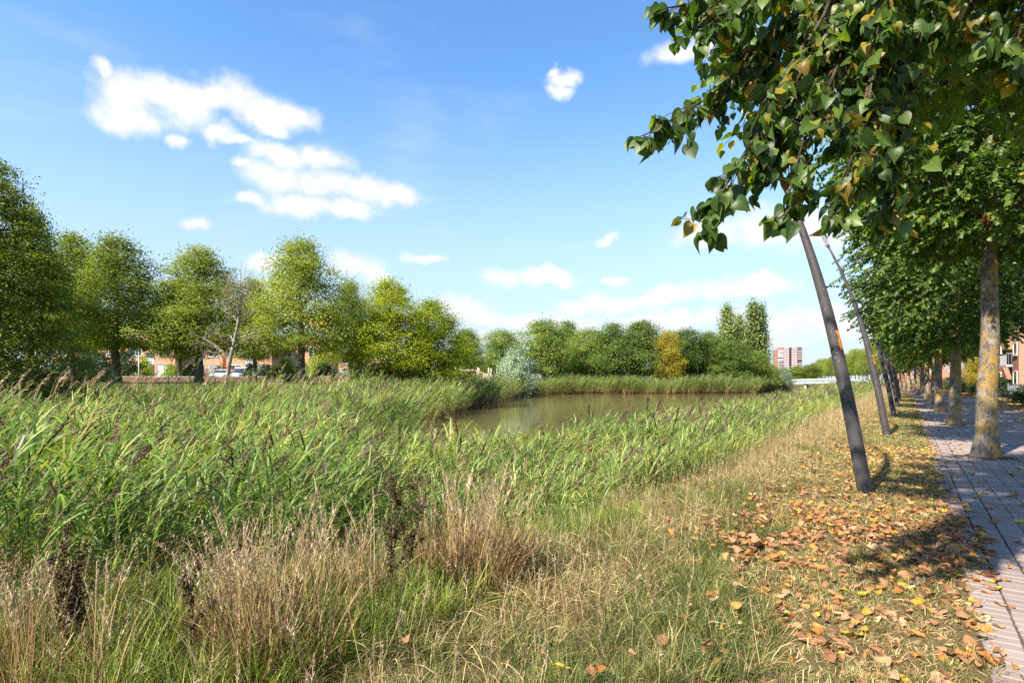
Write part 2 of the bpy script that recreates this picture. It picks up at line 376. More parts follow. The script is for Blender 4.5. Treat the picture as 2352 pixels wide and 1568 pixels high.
# ------------------------------------------------------------------ mesh builder
class G:
    def __init__(s):
        s.v = []; s.q = []; s.t = []; s.r = []; s.u = []; s.n = 0
    def add(s, v, quads=None, tris=None, rnd=.5, mat=0, uv=None):
        v = np.asarray(v, float).reshape(-1, 3); k = len(v)
        s.v.append(v)
        s.r.append(np.full(k, rnd) if np.isscalar(rnd) else np.asarray(rnd, float))
        s.u.append(np.zeros((k, 2)) if uv is None else np.asarray(uv, float))
        if quads is not None and len(quads):
            s.q.append((np.asarray(quads, int).reshape(-1, 4) + s.n, mat))
        if tris is not None and len(tris):
            s.t.append((np.asarray(tris, int).reshape(-1, 3) + s.n, mat))
        s.n += k
        return s
    def merge(s, g, M=None, rnd=None):
        """append another G, transformed"""
        v = np.concatenate(g.v)
        if M is not None: v = v @ np.asarray(M)[:3, :3].T + np.asarray(M)[:3, 3]
        base = s.n
        s.v.append(v); s.r.append(np.concatenate(g.r) if rnd is None else np.full(len(v), rnd)); s.u.append(np.concatenate(g.u))
        for f, m in g.q: s.q.append((f + base, m))
        for f, m in g.t: s.t.append((f + base, m))
        s.n += len(v)
    def box(s, lo, hi, mat=0, rnd=.5, bottom=True):
        x0, y0, z0 = lo; x1, y1, z1 = hi
        v = [(x0,y0,z0),(x1,y0,z0),(x1,y1,z0),(x0,y1,z0),(x0,y0,z1),(x1,y0,z1),(x1,y1,z1),(x0,y1,z1)]
        q = [(4,5,6,7),(0,1,5,4),(1,2,6,5),(2,3,7,6),(3,0,4,7)] + ([(3,2,1,0)] if bottom else [])
        return s.add(v, q, mat=mat, rnd=rnd)
    def tube(s, pts, rad, n=8, mat=0, rnd=.5, cap=True):
        pts = np.asarray(pts, float); k = len(pts); rad = np.broadcast_to(np.asarray(rad, float), (k,))
        d = np.gradient(pts, axis=0); d /= np.linalg.norm(d, axis=1)[:, None] + 1e-9
        ref = np.array([1.0, 0, 0]) if abs(d[0][0]) < .8 else np.array([0, 1.0, 0])
        a = np.cross(d, ref); a /= np.linalg.norm(a, axis=1)[:, None] + 1e-9
        b = np.cross(d, a)
        th = np.linspace(0, 2 * np.pi, n, endpoint=False)
        v = pts[:, None] + rad[:, None, None] * (a[:, None] * np.cos(th)[None, :, None] + b[:, None] * np.sin(th)[None, :, None])
        i = np.arange(k - 1)[:, None] * n; j = np.arange(n)[None]
        j2 = (j + 1) % n
        q = np.stack([i + j, i + j2, i + n + j2, i + n + j], -1).reshape(-1, 4)
        v = v.reshape(-1, 3); tr = None
        if cap:
            v = np.vstack([v, pts[:1], pts[-1:]]); c0, c1 = k * n, k * n + 1
            jj = np.arange(n); j3 = (jj + 1) % n
            tr = np.vstack([np.stack([np.full(n, c0), j3, jj], -1), np.stack([np.full(n, c1), (k - 1) * n + jj, (k - 1) * n + j3], -1)])
        return s.add(v, q, tr, rnd=rnd, mat=mat)
    def ribbon(s, pts, wid, side, mat=0, rnd=.5, fold=0.0):
        """thin leaf blade along pts; last point is the tip"""
        pts = np.asarray(pts, float); k = len(pts); wid = np.asarray(wid, float)
        side = np.asarray(side, float)
        L = pts - side * wid[:, None] * .5; Rr = pts + side * wid[:, None] * .5
        v = np.vstack([L[:-1], Rr[:-1], pts[-1:]]); m = k - 1
        q = [(i, m + i, m + i + 1, i + 1) for i in range(m - 1)]
        return s.add(v, q, [(m - 1, 2 * m - 1, 2 * m)], rnd=rnd, mat=mat)
    def mesh(s, name, mats, smooth=False):
        me = bpy.data.meshes.new(name)
        v = np.concatenate(s.v)
        fl = [f.reshape(-1) for f, m in s.q] + [f.reshape(-1) for f, m in s.t]
        lt = np.concatenate([np.full(len(f), 4) for f, m in s.q] + [np.full(len(f), 3) for f, m in s.t]) if fl else np.zeros(0, int)
        mi = np.concatenate([np.full(len(f), m) for f, m in s.q] + [np.full(len(f), m) for f, m in s.t]) if fl else np.zeros(0, int)
        li = np.concatenate(fl) if fl else np.zeros(0, int)
        me.vertices.add(len(v)); me.vertices.foreach_set('co', v.astype(np.float32).ravel())
        me.loops.add(len(li)); me.loops.foreach_set('vertex_index', li.astype(np.int32))
        me.polygons.add(len(lt))
        st = np.concatenate([[0], np.cumsum(lt)[:-1]]) if len(lt) else lt
        me.polygons.foreach_set('loop_start', st.astype(np.int32))
        me.polygons.foreach_set('material_index', mi.astype(np.int32))
        me.polygons.foreach_set('use_smooth', np.full(len(lt), bool(smooth)))
        a = me.attributes.new('rnd', 'FLOAT', 'POINT'); a.data.foreach_set('value', np.concatenate(s.r).astype(np.float32))
        u = np.concatenate(s.u)
        if np.any(u):
            uvl = me.uv_layers.new(name='UVMap'); uvl.data.foreach_set('uv', u[li].astype(np.float32).ravel())
        for mt in mats: me.materials.append(MATS[mt])
        me.update(calc_edges=True)
        return me
    def build(s, name, mats, parent=None, smooth=False, loc=None):
        if isinstance(mats, str): mats = [mats]
        return obj(name, s.mesh(name, mats, smooth), parent, loc)

COL = sc.collection
def obj(name, data, parent=None, loc=None):
    o = bpy.data.objects.new(name, data); COL.objects.link(o)
    if parent is not None: o.parent = parent
    if loc is not None: o.location = tuple(loc)
    return o
def tag(o, label=None, cat=None, group=None, kind=None):
    if label: o['label'] = label
    if cat: o['category'] = cat
    if group: o['group'] = group
    if kind: o['kind'] = kind
    return o
def thing(name, label, cat, loc=(0, 0, 0), rz=0.0, group=None, scale=1.0):
    o = bpy.data.objects.new(name, None); COL.objects.link(o)
    o.empty_display_size = .2
    o.location = tuple(loc); o.rotation_euler = (0, 0, rz)
    o.scale = (scale,) * 3 if np.isscalar(scale) else tuple(scale)
    return tag(o, label, cat, group)
def part(name, g, mats, parent, smooth=False, loc=None):
    return g.build(name, mats, parent, smooth, loc)
def copy_tree(src, label, loc=None, rz=None, scale=None, parent=None):
    c = src.copy(); COL.objects.link(c); c.parent = parent
    if label: c['label'] = label
    if loc is not None: c.location = tuple(loc)
    if rz is not None: c.rotation_euler = (0, 0, rz)
    if scale is not None: c.scale = (scale,) * 3 if np.isscalar(scale) else tuple(scale)
    for ch in src.children:
        copy_tree(ch, None, parent=c)
    return c

# scatter: prototypes and points live in ONE mesh; the points pick a prototype
gt = bpy.data.node_groups.new('scatter', 'GeometryNodeTree')
gt.interface.new_socket('Geometry', in_out='INPUT', socket_type='NodeSocketGeometry')
gt.interface.new_socket('Geometry', in_out='OUTPUT', socket_type='NodeSocketGeometry')
gn = N(gt)
gi = gn('NodeGroupInput'); go = gn('NodeGroupOutput')
def gattr(name, typ):
    a = gn('GeometryNodeInputNamedAttribute', data_type=typ); a.inputs['Name'].default_value = name
    return a.outputs['Attribute']
sepg = gn('GeometryNodeSeparateGeometry', domain='POINT')
gn.l.new(gi.outputs[0], sepg.inputs['Geometry']); gn.l.new(gattr('is_spot', 'BOOLEAN'), sepg.inputs['Selection'])
spl = gn('GeometryNodeSplitToInstances', domain='FACE')
gn.l.new(sepg.outputs['Inverted'], spl.inputs['Geometry']); gn.l.new(gattr('proto', 'INT'), spl.inputs['Group ID'])
iop = gn('GeometryNodeInstanceOnPoints')
gn.l.new(sepg.outputs['Selection'], iop.inputs['Points']); gn.l.new(spl.outputs['Instances'], iop.inputs['Instance'])
iop.inputs['Pick Instance'].default_value = True
gn.l.new(gattr('pick', 'INT'), iop.inputs['Instance Index'])
e2r = gn('FunctionNodeEulerToRotation'); gn.l.new(gattr('turn', 'FLOAT_VECTOR'), e2r.inputs[0])
gn.l.new(e2r.outputs[0], iop.inputs['Rotation']); gn.l.new(gattr('size', 'FLOAT'), iop.inputs['Scale'])
gn.l.new(iop.outputs[0], go.inputs[0])
def scatter_mesh(name, protos, mats, pts, turn, size, pick, smooth=False, tint=None):
    g = G(); counts = []
    for pr in protos:
        g.merge(pr)
    me = g.mesh(name, mats, smooth)
    nv, npoly = len(me.vertices), len(me.polygons)
    # face -> prototype id by vertex ranges
    ends = np.cumsum([pr.n for pr in protos])
    ls = np.empty(npoly, np.int32); me.polygons.foreach_get('loop_start', ls)
    vi = np.empty(len(me.loops), np.int32); me.loops.foreach_get('vertex_index', vi)
    fid = np.searchsorted(ends, vi[ls], side='right')
    a = me.attributes.new('proto', 'INT', 'FACE'); a.data.foreach_set('value', fid.astype(np.int32))
    k = len(pts)
    me.vertices.add(k)
    co = np.empty((nv + k) * 3, np.float32); me.vertices.foreach_get('co', co)
    co = co.reshape(-1, 3); co[nv:] = pts; me.vertices.foreach_set('co', co.ravel())
    def pa(nm, typ, arr, prop='value'):
        at_ = me.attributes.new(nm, typ, 'POINT'); at_.data.foreach_set(prop, arr)
    b = np.zeros(nv + k, bool); b[nv:] = True; pa('is_spot', 'BOOLEAN', b)
    t = np.zeros((nv + k, 3), np.float32); t[nv:] = turn; pa('turn', 'FLOAT_VECTOR', t.ravel(), 'vector')
    s_ = np.ones(nv + k, np.float32); s_[nv:] = size; pa('size', 'FLOAT', s_)
    if tint is not None:
        t_ = np.zeros(nv + k, np.float32); t_[nv:] = tint; pa('tint', 'FLOAT', t_)
    pk = np.zeros(nv + k, np.int32); pk[nv:] = pick; pa('pick', 'INT', pk)
    me.update()
    return me
def scatter(name, protos, mats, pts, turn, size, pick, parent=None, smooth=False, tint=None):
    me = scatter_mesh(name, protos, mats, pts, turn, size, pick, smooth, tint)
    o = obj(name, me, parent)
    md = o.modifiers.new('scatter', 'NODES'); md.node_group = gt
    return o

# ------------------------------------------------------------------ lie of the land
def sstep(a, b, x):
    t = np.clip((np.asarray(x, float) - a) / (b - a), 0, 1); return t * t * (3 - 2 * t)
def xc(y):
    """sideways drift of the path, which bends left far ahead"""
    return -.0005 * np.maximum(0, np.asarray(y, float) - 45) ** 2
def sdist(P, poly):
    P = np.asarray(P, float); poly = np.asarray(poly, float)
    d = np.full(len(P), 1e9); inside = np.zeros(len(P), bool)
    for i in range(len(poly)):
        a, b = poly[i], poly[(i + 1) % len(poly)]
        ab = b - a; t = np.clip(((P - a) @ ab) / (ab @ ab), 0, 1)
        d = np.minimum(d, np.linalg.norm(P - a - t[:, None] * ab, axis=1))
        c = (a[1] > P[:, 1]) != (b[1] > P[:, 1])
        with np.errstate(divide='ignore', invalid='ignore'):
            xx = (b[0] - a[0]) * (P[:, 1] - a[1]) / (b[1] - a[1]) + a[0]
        inside ^= c & (P[:, 0] < xx)
    return np.where(inside, -d, d)
WATER = [(-9.3, 12.5), (-9.2, 30), (-9.4, 60), (-11.5, 100), (-15, 150), (-20, 215), (-30, 215), (-27.5, 176), (-24.6, 130), (-22.6, 105), (-35, 95),
         (-46, 87), (-48.5, 73), (-34, 45), (-21, 20), (-16.3, 15.6), (-12.3, 12.6)]
BASIN = [(-5.4, 6.5), (-5.4, 30), (-5.7, 60), (-8, 100), (-11.5, 150), (-16.5, 222), (-33, 222), (-30, 176), (-27, 130), (-25.5, 109), (-36, 98),
         (-48, 90), (-51, 73), (-37, 45), (-27, 25), (-31, 12), (-25, 1), (-12, 0.5), (-7.3, 3.0)]
def tz(x, y):
    x = np.atleast_1d(np.asarray(x, float)); y = np.atleast_1d(np.asarray(y, float))
    P = np.stack([x, y], 1)
    dB = sdist(P, BASIN); dW = sdist(P, WATER)
    rel = xc(y) - x
    T = 1.3 * sstep(11, 22, rel)
    D = 3.4 + 5.5 * sstep(11, 22, rel)
    z = -.97 + (T + .97) * sstep(0, 1, dB / D)
    z = z - .75 * sstep(.4, -2.0, dW)
    rough = .025 * np.sin(x * 3.1 + y * 1.7) * np.sin(y * 2.3 - x * .9) + .02 * np.sin(x * 7.3) * np.sin(y * 6.1)
    z = z + rough * sstep(-.4, -1.2, x - xc(y))
    return z
def tz1(x, y): return float(tz(x, y)[0])
def ground_px(px, py):
    """where the line of sight through a picture point meets the ground"""
    d = dirv(px, py); t0 = .5
    ts = np.linspace(.8, 120, 6000)
    P = np.array([0, 0, EYE]) + ts[:, None] * d
    h = P[:, 2] - tz(P[:, 0], P[:, 1])
    i = np.argmax(h < 0) if np.any(h < 0) else -1
    return P[i]

def axis_lines(segs):
    a = [segs[0][0]]
    for (s0, e0, st) in segs:
        k = max(1, int(round((e0 - s0) / st))); a += list(np.linspace(s0, e0, k + 1)[1:])
    return np.array(a)
gx = axis_lines([(-1500, -300, 150), (-300, -90, 15), (-90, -30, 1.5), (-30, -12, .6), (-12, 1.0, .16), (1.0, 12, 1.0), (12, 90, 6), (90, 1500, 140)])
gy = axis_lines([(-600, -30, 80), (-30, -2, 2), (-2, 16, .18), (16, 60, .7), (60, 130, 1.5), (130, 260, 3), (260, 500, 20), (500, 2400, 150)])
X, Y = np.meshgrid(gx, gy)
Z = tz(X.ravel(), Y.ravel())
# the paved strip lies in a shallow tray
relx = X.ravel() - xc(Y.ravel())
Z = Z - .10 * sstep(.38, .50, relx) * sstep(4.75, 4.6, relx)
nxg, nyg = len(gx), len(gy)
i = np.arange(nyg - 1)[:, None] * nxg + np.arange(nxg - 1)[None]
quads = np.stack([i, i + 1, i + nxg + 1, i + nxg], -1).reshape(-1, 4)
gr = G(); gr.add(np.stack([X.ravel(), Y.ravel(), Z], 1), quads)
ground = gr.build('ground', ['earth'], smooth=True)
tag(ground, 'earth and turf of the canal banks under the grass and reeds', None, kind='structure')
dB = sdist(np.stack([X.ravel(), Y.ravel()], 1), BASIN)
zone = sstep(1.8, .2, dB)
zone = np.where(relx < -14, np.maximum(zone, 2 * sstep(4, 7, dB)), zone)
zone = np.where(relx > 8, 2.0, zone)
za = ground.data.attributes.new('zone', 'FLOAT', 'POINT'); za.data.foreach_set('value', zone.astype(np.float32))
# water
wg = G(); wx = np.linspace(-60, -3, 20); wy = np.linspace(-2, 224, 40)
XX, YY = np.meshgrid(wx, wy); i = np.arange(39)[:, None] * 20 + np.arange(19)[None]
wg.add(np.stack([XX.ravel(), YY.ravel(), np.full(XX.size, -1.0)], 1), np.stack([i, i + 1, i + 21, i + 20], -1).reshape(-1, 4))
tag(wg.build('water', ['pond_water']), 'still olive brown water of the canal pond', None, kind='structure')

# ------------------------------------------------------------------ brick path
rng = np.random.default_rng(5)
ys = np.concatenate([np.arange(-6, 60, 1.5), np.arange(60, 420, 6)])
def strip(name, x0, x1, z, mat, y0=-6, y1=420):
    g = G(); yy = ys[(ys >= y0) & (ys <= y1)]
    v = np.concatenate([[(x0 + xc(t), t, z), (x1 + xc(t), t, z)] for t in yy])
    q = [(2 * k, 2 * k + 1, 2 * k + 3, 2 * k + 2) for k in range(len(yy) - 1)]
    g.add(v, q); return g.build(name, [mat])
path = strip('brick_path', .35, 4.7, -.022, 'joint_sand', -6, 46.6)
tag(path, 'purple grey brick path under the row of lindens', None, kind='structure')
pf = strip('brick_path', .35, 4.7, -.004, 'path_far', 45.2, 420)
tag(pf, 'far stretch of the purple grey brick path bending left', None, kind='structure')
def brick_g(h=.05, b=.007, w=.198, d=.094):
    g = G(); x, y = w / 2, d / 2
    lo = [(-x, -y, -h), (x, -y, -h), (x, y, -h), (-x, y, -h)]
    mi = [(-x, -y, -b), (x, -y, -b), (x, y, -b), (-x, y, -b)]
    hi = [(-x + b, -y + b, 0), (x - b, -y + b, 0), (x - b, y - b, 0), (-x + b, y - b, 0)]
    q = [(8, 9, 10, 11)] + [(k, (k + 1) % 4, 4 + (k + 1) % 4, 4 + k) for k in range(4)] + [(4 + k, 4 + (k + 1) % 4, 8 + (k + 1) % 4, 8 + k) for k in range(4)]
    g.add(lo + mi + hi, q); return g
BR = []
for col_i in range(21):
    x0 = .465 + col_i * .205 + (.007 if col_i > 0 else 0) + (.007 if col_i > 1 else 0)
    stag = 0 if col_i < 2 else (.052 if col_i % 2 else 0)
    for r_ in range(int((46 - 2.0) / .104)):
        y0 = 2.0 + r_ * .104 + stag
        if (x0 - 1.3) ** 2 + ((y0 - 5.2) % 10 - (10 if (y0 - 5.2) % 10 > 5 else 0)) ** 2 < .48 ** 2: continue   # tree pits
        BR.append((x0 + rng.normal(0, .0015), y0 + rng.normal(0, .0012), rng.normal(0, .003), rng.normal(0, .010)))
BR = np.array(BR)
dep = BR[:, :2] @ FW[:2]; uu = (BR[:, :2] @ RT[:2]) / dep * FPX + CX; vv = HY + EYE / dep * FPX
infr = (uu < 2352) & (vv < 1568) & (dep > 0)
order = np.argsort(np.where(infr, dep, 1e6)); near = order[:290]; rest = np.setdiff1d(np.arange(len(BR)), near)
bme = [G() for _ in range(3)]
BMESH = []
for k in range(3):
    bme[k] = brick_g(); BMESH.append(bme[k].mesh('brick', ['paver']))
for k in near:
    o = obj('brick', BMESH[k % 3], path, (BR[k, 0], BR[k, 1], BR[k, 2])); o.rotation_euler = (rng.normal(0, .008), rng.normal(0, .006), BR[k, 3])
g = G(); bg_ = brick_g()
bv = np.concatenate(bg_.v); bq = bg_.q[0][0]
P_ = BR[rest]
V = bv[None] + P_[:, None, :3]; Q = bq[None] + (np.arange(len(P_)) * len(bv))[:, None, None]
g.add(V.reshape(-1, 3), Q.reshape(-1, 4), rnd=np.repeat(rng.random(len(P_)), len(bv)))
tag(g.build('brick', ['paver'], path), kind='stuff')

# ------------------------------------------------------------------ trees
def rot_to(nrm, spin):
    """rotation matrices whose z axis is nrm, spun about it"""
    nrm = nrm / (np.linalg.norm(nrm, axis=1)[:, None] + 1e-9)
    ref = np.where(np.abs(nrm[:, 2:3]) > .9, np.array([[1.0, 0, 0]]), np.array([[0, 0, 1.0]]))
    a = np.cross(ref, nrm); a /= np.linalg.norm(a, axis=1)[:, None] + 1e-9
    b = np.cross(nrm, a)
    c, s_ = np.cos(spin)[:, None], np.sin(spin)[:, None]
    return a * c + b * s_, -a * s_ + b * c, nrm
def leaf_quads(g, pos, nrm, size, rnd, rng, mat=0, aspect=.62):
    k = len(pos)
    a, b, c = rot_to(nrm, rng.random(k) * 6.283)
    sz = size[:, None]
    v = np.stack([pos - b * sz * .5, pos + a * sz * aspect * .5 + c * sz * .12, pos + b * sz * .5, pos - a * sz * aspect * .5 + c * sz * .12], 1)
    q = np.arange(k)[:, None] * 4 + np.arange(4)[None]
    g.add(v.reshape(-1, 3), q, rnd=np.repeat(rnd, 4), mat=mat)
def crown(seed, prof, h0, h1, rad, nclump, per, leaf, rc=.55, inner=.38, lump=.16, flat=.6, upn=.55, layers=0, gap=0.0):
    """leaf-sized faces in clumps through a crown volume; prof(t) is the outline, t from bottom to top"""
    rng = np.random.default_rng(seed); g = G()
    t = np.empty(0)
    while len(t) < nclump:
        c = rng.random(nclump * 3); keep = rng.random(nclump * 3) < (prof(c) + .04) / 1.04
        t = np.concatenate([t, c[keep]])
    t = t[:nclump]
    if layers: t = (np.floor(t * layers) + .5 + rng.normal(0, .22, nclump)) / layers; t = np.clip(t, 0, 1)
    ph = rng.random(nclump) * 6.283
    rho = rng.random(nclump) ** inner
    k1, k2, k3 = rng.random(3) * 6.28
    lumps = 1 + lump * (np.sin(3 * ph + 5 * t + k1) * .5 + np.sin(5 * ph - 9 * t + k2) * .35 + np.sin(2 * ph + 14 * t + k3) * .4) + rng.normal(0, .05, nclump)
    r = prof(t) * rad * rho * lumps
    C = np.stack([r * np.cos(ph), r * np.sin(ph), h0 + t * (h1 - h0)], 1)
    if gap:
        hole = np.sin(C[:, 0] * 1.9 + k1) * np.sin(C[:, 1] * 2.1 + k2) * np.sin(C[:, 2] * 1.6 + k3)
        C = C[hole < gap]; ph = ph[hole < gap]; rho = rho[hole < gap]
    m = len(C); crnd = rng.normal(0, .16, m)
    rcs = rc * (.6 + .8 * rng.random(m))
    pos = np.repeat(C, per, 0) + rng.normal(0, 1, (m * per, 3)) * np.repeat(rcs, per)[:, None] * np.array([.55, .55, .55 * flat])
    out = np.stack([np.cos(ph), np.sin(ph), np.zeros(m)], 1)
    nrm = np.repeat(out * .8 + np.array([0, 0, upn * 1.4]), per, 0) + rng.normal(0, .75, (m * per, 3))
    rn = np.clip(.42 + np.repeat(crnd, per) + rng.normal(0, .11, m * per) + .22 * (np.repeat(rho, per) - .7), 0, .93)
    acc = rng.random(m * per) < .013
    rn[acc] = 1.0
    leaf_quads(g, pos, nrm, leaf * (.65 + .7 * rng.random(m * per)), rn, rng)
    return g
def limb_path(p0, p1, sag, k, rng, wob):
    t = np.linspace(0, 1, k)[:, None]
    p = p0 * (1 - t) + p1 * t + np.array([0, 0, 1]) * sag * 4 * t * (1 - t)
    w_ = rng.normal(0, wob, (k, 3)); w_[0] = 0
    return p + w_
def trunk(seed, h, r0, h0, rad, nlimb=12, n=10, wob=.03, flare=1.35, twig=0, lean=(0, 0)):
    rng = np.random.default_rng(seed); g = G()
    k = 14; t = np.linspace(0, 1, k)
    z = h * .9 * t ** 1.15
    ax = np.cumsum(rng.normal(0, wob, (k, 2)), 0) * (t[:, None] > .05) + np.outer(t ** 1.0, lean) * h * .9
    pts = np.column_stack([ax, z]); pts[0, :2] = 0
    rr = r0 * (1 - .88 * t ** 1.3) * (1 + (flare - 1) * np.exp(-z / .18))
    g.tube(np.vstack([[pts[0, 0], pts[0, 1], -.25], pts]), np.concatenate([[rr[0] * 1.05], rr]), n)
    for i in range(nlimb):
        f = rng.uniform(0, 1) ** .8 * .8 + .02
        zz = h0 + (h * .85 - h0) * f
        j = np.interp(zz, pts[:, 2], np.arange(k)); p0 = np.array([np.interp(zz, pts[:, 2], pts[:, 0]), np.interp(zz, pts[:, 2], pts[:, 1]), zz])
        ph = i * 2.4 + rng.normal(0, .3); L = rad * (1 - .6 * f) * rng.uniform(.6, .95)
        p1 = p0 + np.array([math.cos(ph) * L, math.sin(ph) * L, L * rng.uniform(.35, .9)])
        lp = limb_path(p0, p1, .06 * L, 6, rng, .03)
        rb = np.interp(zz, z, rr) * .5
        g.tube(lp, np.linspace(rb, rb * .2, 6), 5)
        for q_ in range(twig):
            a = lp[rng.integers(2, 6)]; d = (p1 - p0) * .4 + rng.normal(0, .35 * L, 3)
            g.tube(limb_path(a, a + d * .7, .04, 4, rng, .02), np.linspace(rb * .32, rb * .1, 4), 3, cap=False)
    return g
oval = lambda t: np.sqrt(np.clip(1 - (2 * np.asarray(t) - 1) ** 2, 0, 1)) ** .8
pyram = lambda t: np.clip(np.minimum((np.asarray(t) + .08) * 5.5, 1), 0, 1) * (1 - np.asarray(t)) ** .62 * 1.05
dome = lambda t: np.clip(np.minimum((np.asarray(t) + .1) * 5, 1), 0, 1) * np.sqrt(np.clip(1 - np.asarray(t) ** 2.2, 0, 1))
column = lambda t: np.clip(np.minimum((np.asarray(t) + .05) * 6, 1), 0, 1) * (1 - np.asarray(t) ** 3) ** .8
bush = lambda t: np.sqrt(np.clip(1 - np.asarray(t) ** 2, 0, 1)) * (.8 + .2 * np.minimum(np.asarray(t) * 3, 1))

TREE = {}
def tree_proto(key, cg, tg, leafm, barkm):
    TREE[key] = (cg.mesh('crown', [leafm]), tg.mesh('trunk', [barkm], True))
# unit trees are 10 m tall, scaled on placement
for k in range(3):
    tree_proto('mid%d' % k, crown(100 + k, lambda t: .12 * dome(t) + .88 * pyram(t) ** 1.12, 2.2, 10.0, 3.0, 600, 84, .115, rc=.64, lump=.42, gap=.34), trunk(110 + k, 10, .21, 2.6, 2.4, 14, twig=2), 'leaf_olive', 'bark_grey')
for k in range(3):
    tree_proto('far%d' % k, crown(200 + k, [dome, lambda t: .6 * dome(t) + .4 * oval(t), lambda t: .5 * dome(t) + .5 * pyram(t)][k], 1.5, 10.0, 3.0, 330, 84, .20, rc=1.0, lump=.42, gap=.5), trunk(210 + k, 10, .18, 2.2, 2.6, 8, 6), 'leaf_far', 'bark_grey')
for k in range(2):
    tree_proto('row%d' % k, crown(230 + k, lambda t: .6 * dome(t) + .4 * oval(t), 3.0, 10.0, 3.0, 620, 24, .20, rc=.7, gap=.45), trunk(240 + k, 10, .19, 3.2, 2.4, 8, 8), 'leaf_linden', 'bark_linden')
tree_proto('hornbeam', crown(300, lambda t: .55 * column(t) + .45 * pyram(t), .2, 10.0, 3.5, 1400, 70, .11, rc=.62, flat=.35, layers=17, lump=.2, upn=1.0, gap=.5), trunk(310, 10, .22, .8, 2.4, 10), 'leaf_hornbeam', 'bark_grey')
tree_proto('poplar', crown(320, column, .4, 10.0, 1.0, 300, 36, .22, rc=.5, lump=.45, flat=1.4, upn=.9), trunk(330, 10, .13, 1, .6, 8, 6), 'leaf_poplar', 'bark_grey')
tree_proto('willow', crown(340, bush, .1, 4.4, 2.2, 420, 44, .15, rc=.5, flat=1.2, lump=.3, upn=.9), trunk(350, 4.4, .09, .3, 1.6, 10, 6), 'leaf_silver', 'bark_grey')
for k in range(2):
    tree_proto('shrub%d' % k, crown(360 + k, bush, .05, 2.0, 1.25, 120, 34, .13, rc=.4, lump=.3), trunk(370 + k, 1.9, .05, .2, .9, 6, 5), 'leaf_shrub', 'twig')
def place_tree(name, key, label, cat, x, y, height, wide=1.0, rz=0.0, leafm=None, group=None, base=10.0, z=None):
    s_ = height / base
    o = thing(name, label, cat, (x, y, tz1(x, y) if z is None else z), rz, group, (s_ * wide, s_ * wide, s_))
    cm, tm = TREE[key]
    obj('trunk', tm, o)
    c = obj('crown', cm, o)
    if leafm:
        c.material_slots[0].link = 'OBJECT'; c.material_slots[0].material = MATS[leafm]
    return o
def px_tree(name, key, label, cat, px, top, depth, hw, kr, **kw):
    """stand a tree where the photograph shows it: column px, top row, half width in pixels, depth in metres"""
    p_ = at(px, HY, depth); zg = tz1(p_[0], p_[1])
    h = EYE + (HY - top) / FPX * depth - zg
    wide = (hw / FPX * depth) / (kr * h / kw.get('base', 10.0))
    return place_tree(name, key, label, cat, p_[0], p_[1], h, wide, **kw)
GL = 'trees on the left bank'
px_tree('hornbeam_tree', 'hornbeam', 'dense dark green hornbeam at the left edge, foliage down to the reeds', 'tree', -10, 375, 25, 155, 3.2, rz=1.0, group=GL)
px_tree('linden_tree', 'mid0', 'olive green tree rising just behind the dark hornbeam at far left', 'tree', 70, 470, 36, 78, 2.6, rz=.4, group=GL)
px_tree('linden_tree', 'mid1', 'dull olive tree between the dark hornbeam and the yellowish tree beside it', 'tree', 165, 540, 48, 100, 2.6, rz=2, group=GL)
px_tree('linden_tree', 'mid2', 'yellow green tree with round top left of the white lamp pole', 'tree', 268, 545, 42, 120, 2.6, rz=3.3, group=GL)
px_tree('linden_tree', 'mid0', 'green tree with broad top standing left of the bare tree', 'tree', 458, 566, 43, 116, 2.6, rz=4.4, group=GL)
px_tree('linden_tree', 'mid1', 'half hidden olive tree directly behind the bare tree', 'tree', 585, 645, 56, 62, 2.6, rz=1.2, group=GL)
px_tree('linden_tree', 'mid2', 'tallest olive green tree right of the bare tree', 'tree', 692, 551, 43, 114, 2.6, rz=.2, group=GL)
px_tree('linden_tree', 'mid1', 'narrow yellowish tree between the tallest olive tree and the bright lime tree', 'tree', 805, 650, 56, 62, 2.6, rz=5.0, group=GL)
px_tree('lime_yellow_tree', 'mid0', 'bright yellow green tree, larger of the two lime coloured ones', 'tree', 893, 640, 47, 102, 2.6, rz=2.7, leafm='leaf_bright', group=GL)
px_tree('lime_yellow_tree', 'mid2', 'smaller bright yellow green tree at the right end of the left bank row', 'tree', 992, 690, 50, 92, 2.6, rz=1.6, leafm='leaf_bright', group=GL)
px_tree('linden_tree', 'mid0', 'dim olive tree far behind, partly hidden by the tree with broad top', 'tree', 412, 640, 62, 60, 2.6, rz=.9, group=GL)
GF = 'trees beyond the pond'
FAR = [(1072, 758, 84, 42, 0, 'dark green tree beyond the pond right next to the smaller lime tree'),
       (1152, 760, 96, 48, 1, 'round green tree with a bare dark trunk behind the silver willow'),
       (1248, 738, 104, 62, 0, 'broad green tree immediately right of the silver willow'),
       (1303, 740, 122, 40, 2, 'narrow greyish tree peeping up behind the broad tree right of the willow'),
       (1352, 757, 112, 46, 1, 'dark green tree above the yellow shrub on the far bank'),
       (1408, 745, 108, 52, 2, 'mid green tree left of the two highest round trees on the far bank'),
       (1474, 740, 108, 58, 0, 'leafy green tree left of the golden tree on the far bank'),
       (1576, 757, 112, 46, 1, 'green tree directly right of the golden tree on the far bank'),
       (1628, 764, 114, 44, 2, 'olive green tree with thin pale trunk between the golden tree and the poplars'),
       (1685, 783, 110, 46, 1, 'low green tree in front of the twin poplars'),
       (1738, 808, 116, 36, 0, 'bushy green tree at the foot of the tallest poplar')]
for (px, top, dp, hw, k, lb) in FAR:
    px_tree('broadleaf_tree', 'far%d' % k, lb, 'tree', px, top, dp, hw, 3.0, rz=px * .7, group=GF)
